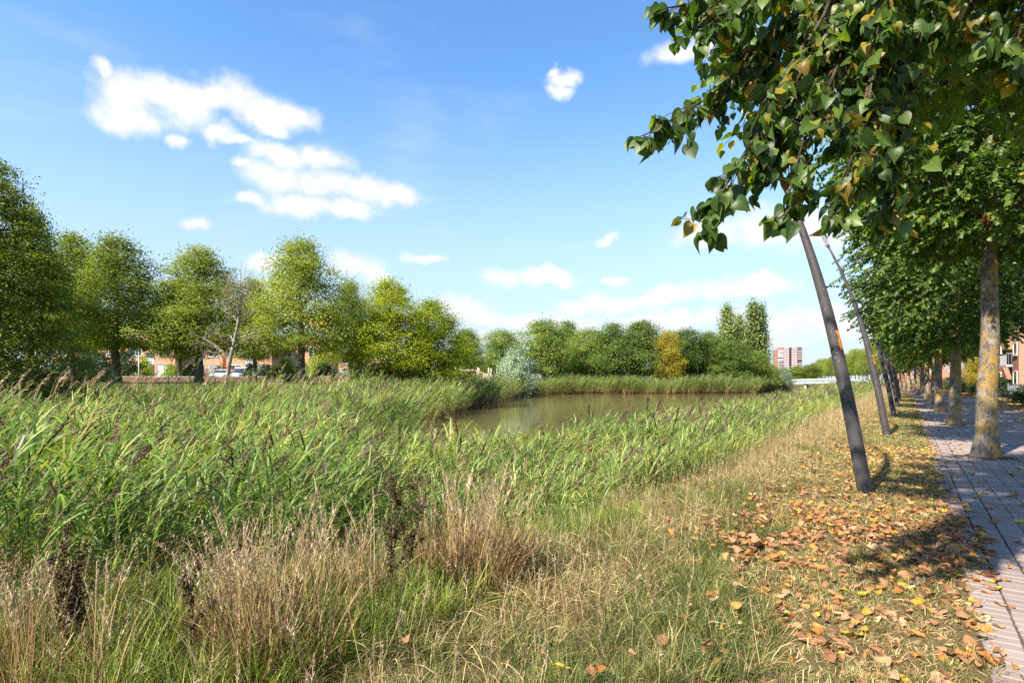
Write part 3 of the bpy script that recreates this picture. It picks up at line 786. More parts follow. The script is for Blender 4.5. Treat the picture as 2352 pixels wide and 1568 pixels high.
for (px, top, dp, hw, lb) in [(1832, 841, 262, 24, 'distant tree in front of the tower, left of the bending linden row'), (1793, 849, 272, 20, 'distant tree just left of the foot of the tower'), (1862, 838, 250, 24, 'distant tree right of the tower, joining the bending linden row')]:
    px_tree('broadleaf_tree', 'far1', lb, 'tree', px, top, dp, hw, 3.0, rz=px * .7, leafm='leaf_olive', group=GF)
px_tree('golden_tree', 'far1', 'golden yellow autumn tree among the green trees on the far bank', 'tree', 1535, 762, 105, 31, 3.0, rz=1.1, leafm='leaf_gold', group=GF)
GP = 'poplars on the far bank'
px_tree('poplar_tree', 'poplar', 'left poplar of the tall pair, pointed column above the far trees', 'tree', 1671, 703, 122, 20, .95, rz=.3, group=GP)
px_tree('poplar_tree', 'poplar', 'slim low poplar leaning on the right side of the left poplar', 'tree', 1698, 728, 122, 14, .95, rz=2.3, group=GP)
px_tree('poplar_tree', 'poplar', 'tallest poplar at the right end of the far trees', 'tree', 1729, 696, 120, 22, .95, rz=4.3, group=GP)
px_tree('poplar_tree', 'poplar', 'slender poplar joined to the right side of the tallest poplar', 'tree', 1748, 704, 121, 15, .95, rz=5.3, group=GP)
px_tree('poplar_tree', 'poplar', 'small young poplar between the tall poplars and the bridge', 'tree', 1776, 838, 135, 14, .95, rz=1.3, group=GP)
GW = 'silver willows by the water'
px_tree('silver_willow', 'willow', 'large silver grey willow bush at the bend of the pond', 'willow', 1182, 806, 80, 42, 2.1, rz=0, base=4.4, group=GW)
px_tree('silver_willow', 'willow', 'small silver grey willow bush at the left end of the bridge', 'willow', 1800, 845, 140, 18, 2.1, rz=2, base=4.4, group=GW)
GS = 'shrubs on the far and left banks'
SH = [(1322, 828, 109, 27, 0, 'leaf_bright', 'yellow orange shrub on the far bank below the dark trees'), (1270, 846, 108, 26, 1, 'leaf_bright', 'low yellowish shrub right of the silver willow'),
      (1375, 842, 112, 40, 0, None, 'dark shrub under the far trees right of the yellow shrub'), (1440, 838, 118, 48, 1, None, 'dark shrub behind the trunks left of the golden tree'),
      (1510, 836, 118, 44, 0, None, 'dark shrub behind the golden tree trunk'), (1580, 838, 120, 46, 1, None, 'dark shrub behind the trunks right of the golden tree'),
      (1650, 838, 120, 46, 0, None, 'dark shrub below the low tree in front of the poplars'), (1705, 836, 118, 42, 1, None, 'dark shrub at the base of the poplars'),
      (220, 812, 60, 55, 1, None, 'dark rounded shrub behind the trunk of the yellow green tree'), (160, 826, 56, 45, 0, None, 'dark shrub near the hornbeam in front of the houses'),
      (288, 808, 66, 36, 0, None, 'tall dark green shrub left of the white lamp pole'), (330, 822, 72, 18, 1, 'leaf_lime', 'small clipped light green tree crown by the house numbered 13'),
      (393, 838, 70, 20, 0, 'leaf_lime', 'yellow green shrub under the window right of the grey door'), (440, 838, 64, 30, 1, None, 'dark shrub between the houses and the broad topped tree'),
      (655, 826, 60, 26, 0, 'leaf_bright', 'olive yellow shrub left of the trunk of the tallest olive tree'), (735, 806, 66, 30, 1, 'leaf_lime', 'vivid lime yellow shrub right of the trunk of the tallest olive tree'),
      (610, 838, 62, 34, 0, None, 'dark shrub right of the bare tree trunk'), (820, 842, 60, 40, 1, None, 'dark shrub under the narrow yellowish tree'), (1020, 848, 62, 30, 0, 'leaf_bright', 'yellow green shrub below the smaller lime tree'),
      (505, 842, 74, 22, 1, None, 'dark shrub behind the parked white car'), (580, 836, 66, 26, 0, None, 'dark shrub close to the right of the white van'), (745, 838, 62, 26, 1, None, 'dark shrub just right of the tallest olive tree trunk'),
      (200, 826, 54, 42, 0, None, 'dark low shrub left of the trunk of the yellow green tree'), (880, 846, 56, 50, 0, None, 'dark shrub under the larger lime coloured tree'), (950, 850, 56, 45, 1, None, 'dark shrub between the two lime coloured trees'),
      (640, 846, 58, 20, 1, None, 'small dark shrub left of the tallest olive tree trunk'),
      (30, 830, 50, 70, 0, None, 'dark shrub filling the ground behind the hornbeam')]
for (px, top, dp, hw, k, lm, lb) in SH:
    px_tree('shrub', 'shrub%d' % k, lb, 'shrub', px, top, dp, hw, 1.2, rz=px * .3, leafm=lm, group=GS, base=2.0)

# bare tree on the left bank
def bare_tree():
    rng = np.random.default_rng(77)
    p_ = at(522, HY, 36); x, y = p_[0], p_[1]; z = tz1(x, y)
    o = thing('bare_tree', 'nearly leafless pale tree with spreading branches in front of the green row', 'tree', (x, y, z), HEAD)
    g = G(); lf = G(); H = EYE + (HY - 600) / FPX * 36 - z
    tr = np.array([(0, 0, -.3), (.02, 0, .9), (.14, 0, 1.8), (.32, .05, 2.7), (.52, .05, 3.6), (.72, 0, 4.6), (.80, .05, 5.6), (.84, 0, H * .82), (.9, 0, H)])
    g.tube(tr, [.17, .14, .125, .11, .09, .07, .05, .03, .012], 9)
    spots = []
    def grow(p0, d, L, r, lev):
        p1 = p0 + d * L
        lp = limb_path(p0, p1, -.05 * L if lev else .03 * L, 6, rng, .035 * L)
        g.tube(lp, np.linspace(r, r * .35, 6), 4 if lev else 5, cap=False)
        if lev < 3:
            for _ in range(4 if lev < 2 else 3):
                q_ = lp[rng.integers(2, 6)]
                dd = d + rng.normal(0, .55, 3); dd[2] -= .12; dd /= np.linalg.norm(dd)
                grow(q_, dd, L * rng.uniform(.4, .65), r * .45, lev + 1)
        else:
            if rng.random() < .6: spots.append(lp[-1])
    for i in range(26):
        zz = rng.uniform(2.0, H * .85); f = (zz - 2.0) / (H - 2.0)
        p0 = np.array([np.interp(zz, tr[:, 2], tr[:, 0]), np.interp(zz, tr[:, 2], tr[:, 1]), zz])
        a = i * 2.399; d = np.array([math.cos(a), math.sin(a), rng.uniform(.0, .9) + f * .8]); d /= np.linalg.norm(d)
        grow(p0, d, (2.2 - 1.5 * f) * rng.uniform(.7, 1.05), .062 * (1 - .6 * f), 0)
    part('trunk', g, ['bark_pale'], o, True)
    P_ = np.array(spots) + rng.normal(0, .05, (len(spots), 3))
    leaf_quads(lf, P_, rng.normal(0, 1, (len(P_), 3)), np.full(len(P_), .10), .5 + .5 * rng.random(len(P_)), rng)
    part('crown', lf, ['leaf_bright'], o)
bare_tree()

# ------------------------------------------------------------------ linden row along the path
def heart_leaf(curl=.0, fold=.10, bend=.12, width=.92):
    """a linden leaf one unit long, petiole at the origin, tip towards +y"""
    rows = [(.0, .05), (-.06, .2), (-.03, .34), (.06, .43), (.18, .48), (.32, .49), (.46, .45), (.6, .36), (.73, .25), (.85, .14), (.95, .055), (1.05, 0)]
    g = G(); v = []; uv = []
    for (yy, ww) in rows:
        zc = -bend * max(0, yy) ** 2
        ycl = max(yy, 0)
        ww *= width
        v += [(-ww, yy, zc + fold * ww + curl * ww * ww), (0, yy if yy >= 0 else .03, zc - .0), (ww, yy, zc + fold * ww + curl * ww * ww)]
        uv += [(-ww, yy), (0.001, yy), (ww, yy)]
    q = []
    for i in range(len(rows) - 1):
        a = 3 * i
        q += [(a, a + 1, a + 4, a + 3), (a + 1, a + 2, a + 5, a + 4)]
    g.add(v, q, uv=uv); return g
def mat4(p_, xa, ya, za, s_):
    M = np.eye(4); M[:3, 0] = xa * s_; M[:3, 1] = ya * s_; M[:3, 2] = za * s_; M[:3, 3] = p_; return M
def leaf_frame(ydir, nrm):
    ydir = ydir / np.linalg.norm(ydir); x = np.cross(ydir, nrm); x /= np.linalg.norm(x) + 1e-9
    return x, ydir, np.cross(x, ydir)
def simple_heart():
    g = G()
    v = [(0, 0, 0), (.40, .06, .05), (.46, .36, .06), (0, 1, -.12), (-.46, .36, .06), (-.40, .06, .05), (0, .42, -.02)]
    uv = [(p_[0], p_[1]) for p_ in v]
    g.add(v, [(0, 1, 2, 6), (6, 2, 3, 3)][:1] + [(0, 6, 4, 5)], [(6, 2, 3), (6, 3, 4)], uv=uv); return g
def twig_spray(seed, nl=13, L=.5, leaf=.095):
    rng = np.random.default_rng(seed); g = G(); hl = simple_heart()
    t = np.linspace(0, 1, 6); pts = np.column_stack([t * L, .05 * np.sin(t * 5 + seed), -.22 * L * t ** 2])
    g.tube(pts, np.linspace(.005, .002, 6), 3, mat=1, cap=False)
    for i in range(nl):
        f = .1 + .9 * i / (nl - 1); p_ = np.array([np.interp(f, t, pts[:, j]) for j in range(3)])
        sgn = 1 if i % 2 else -1
        yd = np.array([rng.uniform(.1, .8), sgn * rng.uniform(.25, .9), rng.uniform(-1.0, -.2)])
        nr = np.array([rng.uniform(-.2, .6), sgn * .3 + rng.normal(0, .3), rng.uniform(.5, 1.1)])
        x_, y_, z_ = leaf_frame(yd, nr)
        rv = float(np.clip(.45 + rng.normal(0, .2), 0, .9)) if rng.random() > .05 else rng.uniform(.94, 1)
        g.merge(hl, mat4(p_ + y_ * .02, x_, y_, z_, leaf * rng.uniform(.7, 1.15)), rv)
    return g
SPR = [twig_spray(s_) for s_ in range(6)]
def spray_crown(name, seed, prof, h0, h1, rad, count, zlow=None, size=(.8, 1.25), inner=.33, keep=None):
    rng = np.random.default_rng(seed)
    t = np.empty(0)
    while len(t) < count:
        c = rng.random(count * 3); t = np.concatenate([t, c[rng.random(count * 3) < (prof(c) + .05) / 1.05]])
    t = t[:count]; ph = rng.random(count) * 6.283; rho = rng.random(count) ** inner
    lumps = 1 + .2 * (np.sin(3 * ph + 6 * t + seed) * .6 + np.sin(5 * ph - 10 * t) * .4) + rng.normal(0, .06, count)
    r = prof(t) * rad * rho * lumps
    P_ = np.stack([r * np.cos(ph), r * np.sin(ph), h0 + t * (h1 - h0)], 1)
    hole = np.sin(P_[:, 0] * 2.6 + seed) * np.sin(P_[:, 1] * 2.4) * np.sin(P_[:, 2] * 2.2 + seed)
    ok = hole < .42
    if keep is not None: ok &= keep(P_)
    P_ = P_[ok]; ph = ph[ok]; k = len(P_)
    turn = np.stack([rng.normal(0, .35, k), rng.normal(.25, .35, k), ph + rng.normal(0, .7, k)], 1)
    sz = rng.uniform(*size, k); pk = rng.integers(0, len(SPR), k); g = G()
    cx_, sx_ = np.cos(turn[:, 0]), np.sin(turn[:, 0]); cy_, sy_ = np.cos(turn[:, 1]), np.sin(turn[:, 1]); cz_, sz_ = np.cos(turn[:, 2]), np.sin(turn[:, 2])
    M = np.empty((k, 3, 3))
    M[:, 0] = np.stack([cy_ * cz_, sx_ * sy_ * cz_ - cx_ * sz_, cx_ * sy_ * cz_ + sx_ * sz_], 1)
    M[:, 1] = np.stack([cy_ * sz_, sx_ * sy_ * sz_ + cx_ * cz_, cx_ * sy_ * sz_ - sx_ * cz_], 1)
    M[:, 2] = np.stack([-sy_, sx_ * cy_, cx_ * cy_], 1)
    tint = rng.normal(0, .09, k)
    for q_ in range(len(SPR)):
        ix = np.where(pk == q_)[0]; sp_ = SPR[q_]; v = np.concatenate(sp_.v); nv = len(v); r0 = np.concatenate(sp_.r); u0 = np.concatenate(sp_.u)
        W_ = np.einsum('kij,vj->kvi', M[ix] * sz[ix][:, None, None], v) + P_[ix][:, None]
        base = g.n; g.v.append(W_.reshape(-1, 3)); g.u.append(np.tile(u0, (len(ix), 1)))
        rr = r0[None] + np.where(r0[None] < .9, tint[ix][:, None], 0); g.r.append(np.clip(rr, 0, 1).ravel())
        for (f, m_) in sp_.q: g.q.append(((f[None] + (np.arange(len(ix)) * nv)[:, None, None] + base).reshape(-1, 4), m_))
        for (f, m_) in sp_.t: g.t.append(((f[None] + (np.arange(len(ix)) * nv)[:, None, None] + base).reshape(-1, 3), m_))
        g.n += len(ix) * nv
    return g.mesh(name, ['leaf_linden', 'twig'])
lprof = lambda t: .55 * dome(t) + .45 * oval(t)
LIND_CROWN = [spray_crown('crown', 400, lprof, 3.0, 11.0, 3.1, 4600), spray_crown('crown', 401, lambda t: .3 * dome(t) + .7 * oval(t), 4.3, 11.0, 2.6, 4000)]
LIND_TRUNK = []
for k in range(3):
    LIND_TRUNK.append(trunk(410 + k, 10.6, .195, 3.6, 2.7, 18, 22, .022, 1.38, twig=3).mesh('trunk', ['bark_linden'], True))
ORD = ['first', 'second', 'third', 'fourth', 'fifth', 'sixth', 'seventh', 'eighth', 'ninth', 'tenth', 'eleventh', 'twelfth', 'thirteenth', 'fourteenth',
       'fifteenth', 'sixteenth', 'seventeenth', 'eighteenth', 'nineteenth', 'twentieth', 'twenty-first', 'twenty-second', 'twenty-third', 'twenty-fourth', 'twenty-fifth', 'twenty-sixth', 'twenty-seventh', 'twenty-eighth', 'twenty-ninth', 'thirtieth', 'thirty-first', 'thirty-second', 'thirty-third', 'thirty-fourth']
GR = 'lindens in a row along the brick path'
def gnmod(o):
    md = o.modifiers.new('scatter', 'NODES'); md.node_group = gt
def linden(y, k, label, rz, s_=1.0, crown_me=None):
    o = thing('linden_tree', label, 'tree', (1.3 + float(xc(y)), y, -.02), rz, GR, s_)
    obj('trunk', LIND_TRUNK[k % 3], o)
    obj('crown', crown_me or LIND_CROWN[1 if k == 1 else 0], o)
    return o
for k in range(1, 7):
    lb = 'nearest whole linden trunk with yellow and orange lichen, beside the brick path' if k == 1 else \
        '%s linden trunk from the viewpoint in the row beside the path' % ORD[k - 1]
    linden(5.2 + 10 * k + [0, 0, 0, .3, -.2, .4, -.3][k], k, lb, [0, .5, 2.6, 4.1, 1.3, 5.2, 3.4][k], [1, 1.0, .97, .98, 1.0, .96, 1.0][k])
for k in range(7, 34):
    y = 5.2 + 10 * k
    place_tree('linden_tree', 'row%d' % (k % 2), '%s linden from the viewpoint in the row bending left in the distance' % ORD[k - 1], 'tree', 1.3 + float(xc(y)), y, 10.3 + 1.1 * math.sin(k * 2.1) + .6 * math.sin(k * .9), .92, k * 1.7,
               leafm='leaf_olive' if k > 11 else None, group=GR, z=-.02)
# the linden whose trunk is just right of the picture: its boughs hang into the upper right
def near_linden():
    rng = np.random.default_rng(9)
    T0 = np.array([1.3, 5.2, -.02])
    o = thing('linden_tree', 'linden overhanging the upper right corner with large dark drooping leaves', 'tree', T0, 0, GR)
    obj('trunk', LIND_TRUNK[2], o)
    def keep(P_):
        Wp = P_ + T0
        d = np.linalg.norm(Wp - np.array([0, 0, EYE]), axis=1)
        return (d > 3.3) & (Wp[:, 2] > 4.1 + .3 * np.clip(3.0 - Wp[:, 1], 0, 3)) & (Wp[:, 0] > -1.25 - .12 * np.clip(Wp[:, 2] - 4, 0, 6))
    me = spray_crown('crown', 431, lprof, 3.6, 11.0, 2.7, 4000, keep=keep)
    tag(obj('crown', me, o), kind='stuff')
    bg2 = G(); leaves = []
    B = [[(1960, -260, 3.7), (1800, 60, 3.35), (1650, 205, 3.1), (1478, 312, 2.95)],
         [(2010, -200, 3.5), (1850, 150, 3.15), (1725, 330, 2.95), (1618, 515, 2.85)],
         [(2060, -180, 3.4), (1930, 140, 3.0), (1850, 310, 2.88), (1800, 505, 2.8)],
         [(2100, -160, 3.4), (2000, 180, 3.0), (1965, 330, 2.9), (1915, 495, 2.85)],
         [(2200, -150, 3.6), (2100, 130, 3.2), (2065, 300, 3.1), (2045, 490, 3.0)],
         [(1920, -300, 3.6), (1760, -90, 3.25), (1620, -5, 3.05), (1525, 20, 2.95)],
         [(1900, -300, 3.4), (1740, -60, 3.05), (1650, 40, 2.95), (1610, 70, 2.9)],
         [(2200, -200, 3.3), (2230, 0, 3.0), (2290, 110, 2.9)],
         [(2050, -220, 3.1), (2040, -40, 2.85), (2010, 90, 2.75)],
         [(2340, -200, 3.4), (2350, 20, 3.1), (2320, 150, 3.0)],
         [(1980, -200, 3.3), (1900, 20, 3.1), (1800, 170, 3.0), (1750, 240, 2.95)],
         [(1950, -240, 3.5), (1830, 0, 3.3), (1720, 120, 3.2), (1700, 180, 3.15)],
         [(2130, -150, 3.2), (2060, 60, 3.05), (2000, 200, 2.95), (1985, 420, 2.9)],
         [(2000, -150, 3.3), (1900, 200, 3.1), (1800, 300, 3.0), (1735, 430, 2.95)]]
    for bi, ctl in enumerate(B):
        pts = [at(*c) for c in ctl]
        root = np.array([1.3, 5.2, max(3.2, pts[0][2] - .7)])
        pts = [root] + pts
        P_ = np.array(pts)
        # smooth through the control points
        tt = np.linspace(0, len(P_) - 1, 26); sm = np.empty((26, 3))
        for j, t in enumerate(tt):
            i = min(int(t), len(P_) - 2); f = t - i
            p0, p1, p2, p3 = P_[max(i - 1, 0)], P_[i], P_[i + 1], P_[min(i + 2, len(P_) - 1)]
            sm[j] = .5 * ((2 * p1) + (-p0 + p2) * f + (2 * p0 - 5 * p1 + 4 * p2 - p3) * f * f + (-p0 + 3 * p1 - 3 * p2 + p3) * f ** 3)
        bg2.tube(sm - T0, np.concatenate([np.linspace(.03, .012, 10), np.linspace(.0115, .003, 16)]), 6)
        seg = np.linalg.norm(np.diff(sm, axis=0), axis=1); cum = np.concatenate([[0], np.cumsum(seg)])
        s0 = 1.5
        for s_ in np.arange(s0, cum[-1], .030):
            q_ = np.array([np.interp(s_, cum, sm[:, j]) for j in range(3)])
            q2 = np.array([np.interp(min(s_ + .05, cum[-1]), cum, sm[:, j]) for j in range(3)])
            d = q2 - q_; d = d / (np.linalg.norm(d) + 1e-9)
            endf = (cum[-1] - s_)
            dd = d * .7 + rng.normal(0, .55, 3) + np.array([0, 0, -.35]); dd /= np.linalg.norm(dd)
            L = rng.uniform(.10, .26) * (1.0 if endf > .3 else .6)
            tw = np.array([q_ + dd * L * f + np.array([0, 0, -.12 * L * f * f]) for f in np.linspace(0, 1, 4)])
            bg2.tube(tw - T0, np.linspace(.0035, .0015, 4), 3, cap=False)
            for li in range(rng.integers(4, 7)):
                f = rng.uniform(.25, 1); b_ = q_ + dd * L * f
                yd = np.array([rng.normal(0, .55), rng.normal(0, .55), rng.uniform(-1.2, -.35)]) + dd * .45
                nr = rng.normal(0, .7, 3) - FW * .35 + np.array([0, 0, .55])
                x_, y_, z_ = leaf_frame(yd, nr)
                sz = rng.uniform(.045, .094)
                pet = y_ * .025
                bg2.tube(np.array([b_, b_ + pet]) - T0, [.0012, .0009], 3, cap=False)
                leaves.append((b_ + pet, x_, y_, z_, sz))
    part('branch', bg2, ['twig'], o, True)
    variants = [(.1, .14, .22, .92), (.45, .22, .38, .95), (-.35, .1, .3, 1.0), (.8, .34, .5, .82)]
    def rv(): return float(rng.uniform(.88, 1)) if rng.random() < .13 else float(np.clip(rng.normal(.42, .2), 0, .86))
    LM = []
    for c in range(16):
        g = heart_leaf(*variants[c % 4]); val = rng.uniform(.88, 1) if c >= 14 else np.clip(.1 + .05 * c, 0, .85)
        g.r = [np.full(g.n, float(val))]
        LM.append(g.mesh('leaf', ['leaf_linden_near'], True))
    P_ = np.array([l[0] for l in leaves]); dep = (P_ - np.array([0, 0, EYE])) @ FW
    cx_ = ((P_ - np.array([0, 0, EYE])) @ RT) / dep * FPX + CX; cy_ = HY - (P_[:, 2] - EYE) / dep * FPX
    score = np.array([l[4] for l in leaves]) / dep * ((cx_ > 1300) & (cx_ < 2352) & (cy_ > -20))
    order = np.argsort(-score); top = set(order[:295].tolist())
    g = G()
    HL = [heart_leaf(*v_) for v_ in variants]
    for i, (b_, x_, y_, z_, sz) in enumerate(leaves):
        M = mat4(b_ - T0, x_, y_, z_, sz)
        if i in top:
            lo = obj('leaf', LM[int(rng.integers(0, 16))], o); lo.matrix_local = Matrix(M.tolist())
        else:
            g.merge(HL[i % 4], M, rv())
    tag(g.build('leaf', ['leaf_linden_near'], o, True), kind='stuff')
near_linden()
# soil round the trunks
for k in range(0, 5):
    g = G(); rng = np.random.default_rng(600 + k); th = np.linspace(0, 6.283, 20, endpoint=False)
    y = 5.2 + 10 * k + [0, 0, 0, .3, -.2][k]
    rr = .46 + rng.normal(0, .07, 20)
    v = [(1.3, y, .016)] + [(1.3 + r_ * .9 * math.cos(a), y + r_ * math.sin(a), -.006) for r_, a in zip(rr, th)]
    v2 = [(1.3 + .3 * math.cos(a), y + .3 * math.sin(a), .012 + rng.normal(0, .005)) for a in th]
    g.add(v + v2, [(1 + i, 1 + (i + 1) % 20, 21 + (i + 1) % 20, 21 + i) for i in range(20)], [(21 + i, 21 + (i + 1) % 20, 0) for i in range(20)])
    tag(g.build('tree_pit_soil', ['kerb_soil'], None, True), None, None, None, 'structure')

# ------------------------------------------------------------------ lamp posts leaning over the verge
def lamp_proto():
    z = np.linspace(0, 5.5, 24); lean = .16 * z + .0034 * z ** 3
    pts = np.column_stack([-lean, np.zeros_like(z), z])
    rad = np.interp(z, [0, 1.5, 2.8, 4.1, 5.5], [.097, .088, .072, .046, .026])
    g = G(); g.tube(np.vstack([[0.05, 0, -.3], pts]), np.concatenate([[.1], rad]), 20)
    pole = g.mesh('pole', ['lamp_paint'], True)
    c = G(); c.tube([(0.0, 0, -.02), (0, 0, .012), (0, 0, .02)], [.118, .116, .10], 20)
    collar = c.mesh('collar', ['lamp_paint'], True)
    # head: flat box luminaire continuing the curve
    d = np.array([-(.16 + .0102 * 5.5 ** 2), 0, 1.0]); d /= np.linalg.norm(d)
    tip = pts[-1]; side = np.array([0, 1.0, 0]); nn_ = np.cross(d, side)
    h = G()
    def slab(a0, a1, w0, w1, t0, t1, off=0):
        v = []
        for (a, w_, t_) in ((a0, w0, t0), (a1, w1, t1)):
            c_ = tip + d * a + nn_ * off
            v += [c_ + side * w_ + nn_ * t_, c_ - side * w_ + nn_ * t_, c_ - side * w_ - nn_ * t_, c_ + side * w_ - nn_ * t_]
        return v, [(0, 1, 5, 4), (1, 2, 6, 5), (2, 3, 7, 6), (3, 0, 4, 7), (4, 5, 6, 7), (3, 2, 1, 0)]
    h.add(*slab(-.02, .06, .03, .085, .03, .05)); h.add(*slab(.06, .36, .085, .10, .05, .045)); h.add(*slab(.36, .40, .10, .085, .045, .03))
    head = h.mesh('lamp_head', ['lamp_head_grey'])
    l_ = G(); l_.add(*slab(.10, .34, .07, .08, .008, .008, .052)); lens = l_.mesh('lens', ['lamp_glass'])
    # sticker wrapped on the post
    s_ = G(); zz = np.linspace(2.02, 2.30, 5); th = np.linspace(-.9, -.25, 5)
    v = []
    for k, zq in enumerate(zz):
        cx_ = -(.16 * zq + .0034 * zq ** 3); r_ = np.interp(zq, z, rad) + .003
        for t_ in th: v.append((cx_ + r_ * math.cos(t_ ), r_ * math.sin(t_), zq + .01 * math.sin(k * 3)))
    q = [(i * 5 + j, i * 5 + j + 1, i * 5 + j + 6, i * 5 + j + 5) for i in range(4) for j in range(4) if (i, j) not in ((1, 3), (2, 0))]
    s_.add(v, q); sticker = s_.mesh('sticker', ['sticker_orange'], True)
    return pole, collar, head, lens, sticker
LP = lamp_proto()
for k in range(0, 18):
    y = 9.42 + 9.8 * k
    lb = 'nearest dark grey lamp post leaning left, its top hidden in leaves' if k == 0 else ('second leaning lamp post, its small grey head visible against the sky' if k == 1 else
         '%s leaning dark lamp post from the viewpoint along the verge' % ORD[k])
    x = -.5 + float(xc(y))
    o = thing('street_lamp', lb, 'street lamp', (x, y, tz1(x, y)), 0, 'leaning street lamps along the verge')
    obj('pole', LP[0], o); obj('collar', LP[1], o)
    hd = obj('lamp_head', LP[2], o); obj('lens', LP[3], hd)
    if k < 4: obj('sticker', LP[4], o)

# ------------------------------------------------------------------ reeds and grasses
WIND = HEAD                                     # the wind leans everything towards the right of the picture
def blade(g, rng, p0, az, L, w_, up0, droop, mat=0, rnd=.5, k=5):
    """arching grass blade from p0"""
    t = np.linspace(0, 1, k); e = up0 - droop * t ** 1.3
    st = L / (k - 1); hx = np.concatenate([[0], np.cumsum(np.cos(e[:-1]) * st)]); hz_ = np.concatenate([[0], np.cumsum(np.sin(e[:-1]) * st)])
    ca, sa = math.cos(az), math.sin(az)
    pts = np.column_stack([p0[0] + ca * hx, p0[1] + sa * hx, p0[2] + hz_])
    tw = rng.normal(0, .5); side = np.array([-sa * math.cos(tw), ca * math.cos(tw), math.sin(tw)])
    wd = w_ * np.array([.75, 1, .95, .65, .2])[:k] if k == 5 else w_ * np.linspace(1, .2, k)
    g.ribbon(pts, wd, side, mat, rnd)
def plume(g, rng, p0, az, L, mat, lean=.5, nn_=34, w_=.013):
    for i in range(nn_):
        f = rng.random() ** .8
        b = p0 + np.array([math.cos(az) * lean * f * L, math.sin(az) * lean * f * L, f * L * .8])
        blade(g, rng, b, az + rng.normal(0, .55), L * rng.uniform(.25, .5) * (1.1 - f * .5), w_ * rng.uniform(.7, 1.4), rng.uniform(.3, 1.2), rng.uniform(.6, 1.5), mat, rng.uniform(0, 1), 4)
def reed(seed, h=1.6, nl=12, pl=True, dry=.25, lw=.024, ll=.42, green=0, leanf=.22):
    rng = np.random.default_rng(seed); g = G()
    k = 8; t = np.linspace(0, 1, k)
    pts = np.column_stack([leanf * h * t ** 2, .04 * h * np.sin(t * 3 + seed), h * (t - .08 * t ** 2)])
    g.tube(pts, np.linspace(.0055, .002, k), 3, mat=1, rnd=.4, cap=False)
    for i in range(nl):
        f = .14 + .84 * (i + rng.uniform(-.3, .3)) / nl; f = min(max(f, .08), .98)
        p_ = np.array([np.interp(f, t, pts[:, j]) for j in range(3)])
        azm = rng.normal(0, .9) + (math.pi if rng.random() < .22 else 0)
        isdry = f < dry + rng.normal(0, .08)
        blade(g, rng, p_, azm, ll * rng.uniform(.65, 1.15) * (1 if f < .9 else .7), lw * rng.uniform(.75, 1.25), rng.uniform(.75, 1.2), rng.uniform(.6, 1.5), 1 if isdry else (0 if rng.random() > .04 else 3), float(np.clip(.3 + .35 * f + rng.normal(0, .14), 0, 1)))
    if pl: plume(g, rng, pts[-1] - np.array([0, 0, .03]), 0.0, .34 * rng.uniform(.8, 1.2), 2, .75)
    return g
REEDM = ['reed_leaf', 'reed_dry', 'reed_plume', 'reed_yellow']
def dead_reed(seed, h=2.0):
    rng = np.random.default_rng(seed); g = G(); t = np.linspace(0, 1, 6)
    pts = np.column_stack([.16 * h * t ** 2, .02 * np.sin(t * 4 + seed), h * t])
    g.tube(pts, np.linspace(.011, .005, 6), 4, mat=1, rnd=.95, cap=False)
    for i in range(2):
        f = rng.uniform(.4, .8); blade(g, rng, np.array([np.interp(f, t, pts[:, j]) for j in range(3)]), rng.normal(0, .6), .22, .012, .9, 1.4, 1, .8)
    plume(g, rng, pts[-1] - np.array([0, 0, .05]), 0.0, .36, 2, .6, 30, .020)
    return g
def spots(poly_fn, xr, yr, density, rng):
    """jittered random points in a rectangle, thinned by a keep-probability function"""
    A = (xr[1] - xr[0]) * (yr[1] - yr[0]); k = int(A * density)
    x = rng.uniform(*xr, k); y = rng.uniform(*yr, k)
    pr = poly_fn(x, y); ok = rng.random(k) < pr
    return x[ok], y[ok]
def vis(x, y, margin=.12, back=0.3):
    dep = x * FW[0] + y * FW[1]; u = (x * RT[0] + y * RT[1]) / np.maximum(dep, .01)
    return (dep > back) & (np.abs(u) < .9 + margin + .8 / np.maximum(dep, .3))
def sd2(x, y, poly): return sdist(np.stack([x, y], 1), poly)
def patchy(x, y, s_, seed=0.0):
    return .5 + .5 * np.sin(x * s_ + 1.3 * np.sin(y * s_ * .8 + seed) + seed * 3) * np.sin(y * s_ * 1.1 + 1.7 * np.sin(x * s_ * .6 - seed))

def front_edge(y):
    """sideways limit of the reeds on the path side"""
    return np.interp(y, [0, 1.5, 3.5, 5.4, 10, 40, 60, 120, 200], [-4.3, -4.25, -4.05, -3.6, -2.75, -2.7, -2.7, -2.9, -3.2]) + xc(y)
rng = np.random.default_rng(21)
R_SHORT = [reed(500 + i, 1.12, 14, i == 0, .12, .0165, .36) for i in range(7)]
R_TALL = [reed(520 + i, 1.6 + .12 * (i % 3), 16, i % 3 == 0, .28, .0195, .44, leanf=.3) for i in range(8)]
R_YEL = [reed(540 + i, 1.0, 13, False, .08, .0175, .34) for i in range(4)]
for g_ in R_YEL:
    g_.q = [(f, 3 if m_ == 0 else m_) for f, m_ in g_.q]; g_.t = [(f, 3 if m_ == 0 else m_) for f, m_ in g_.t]
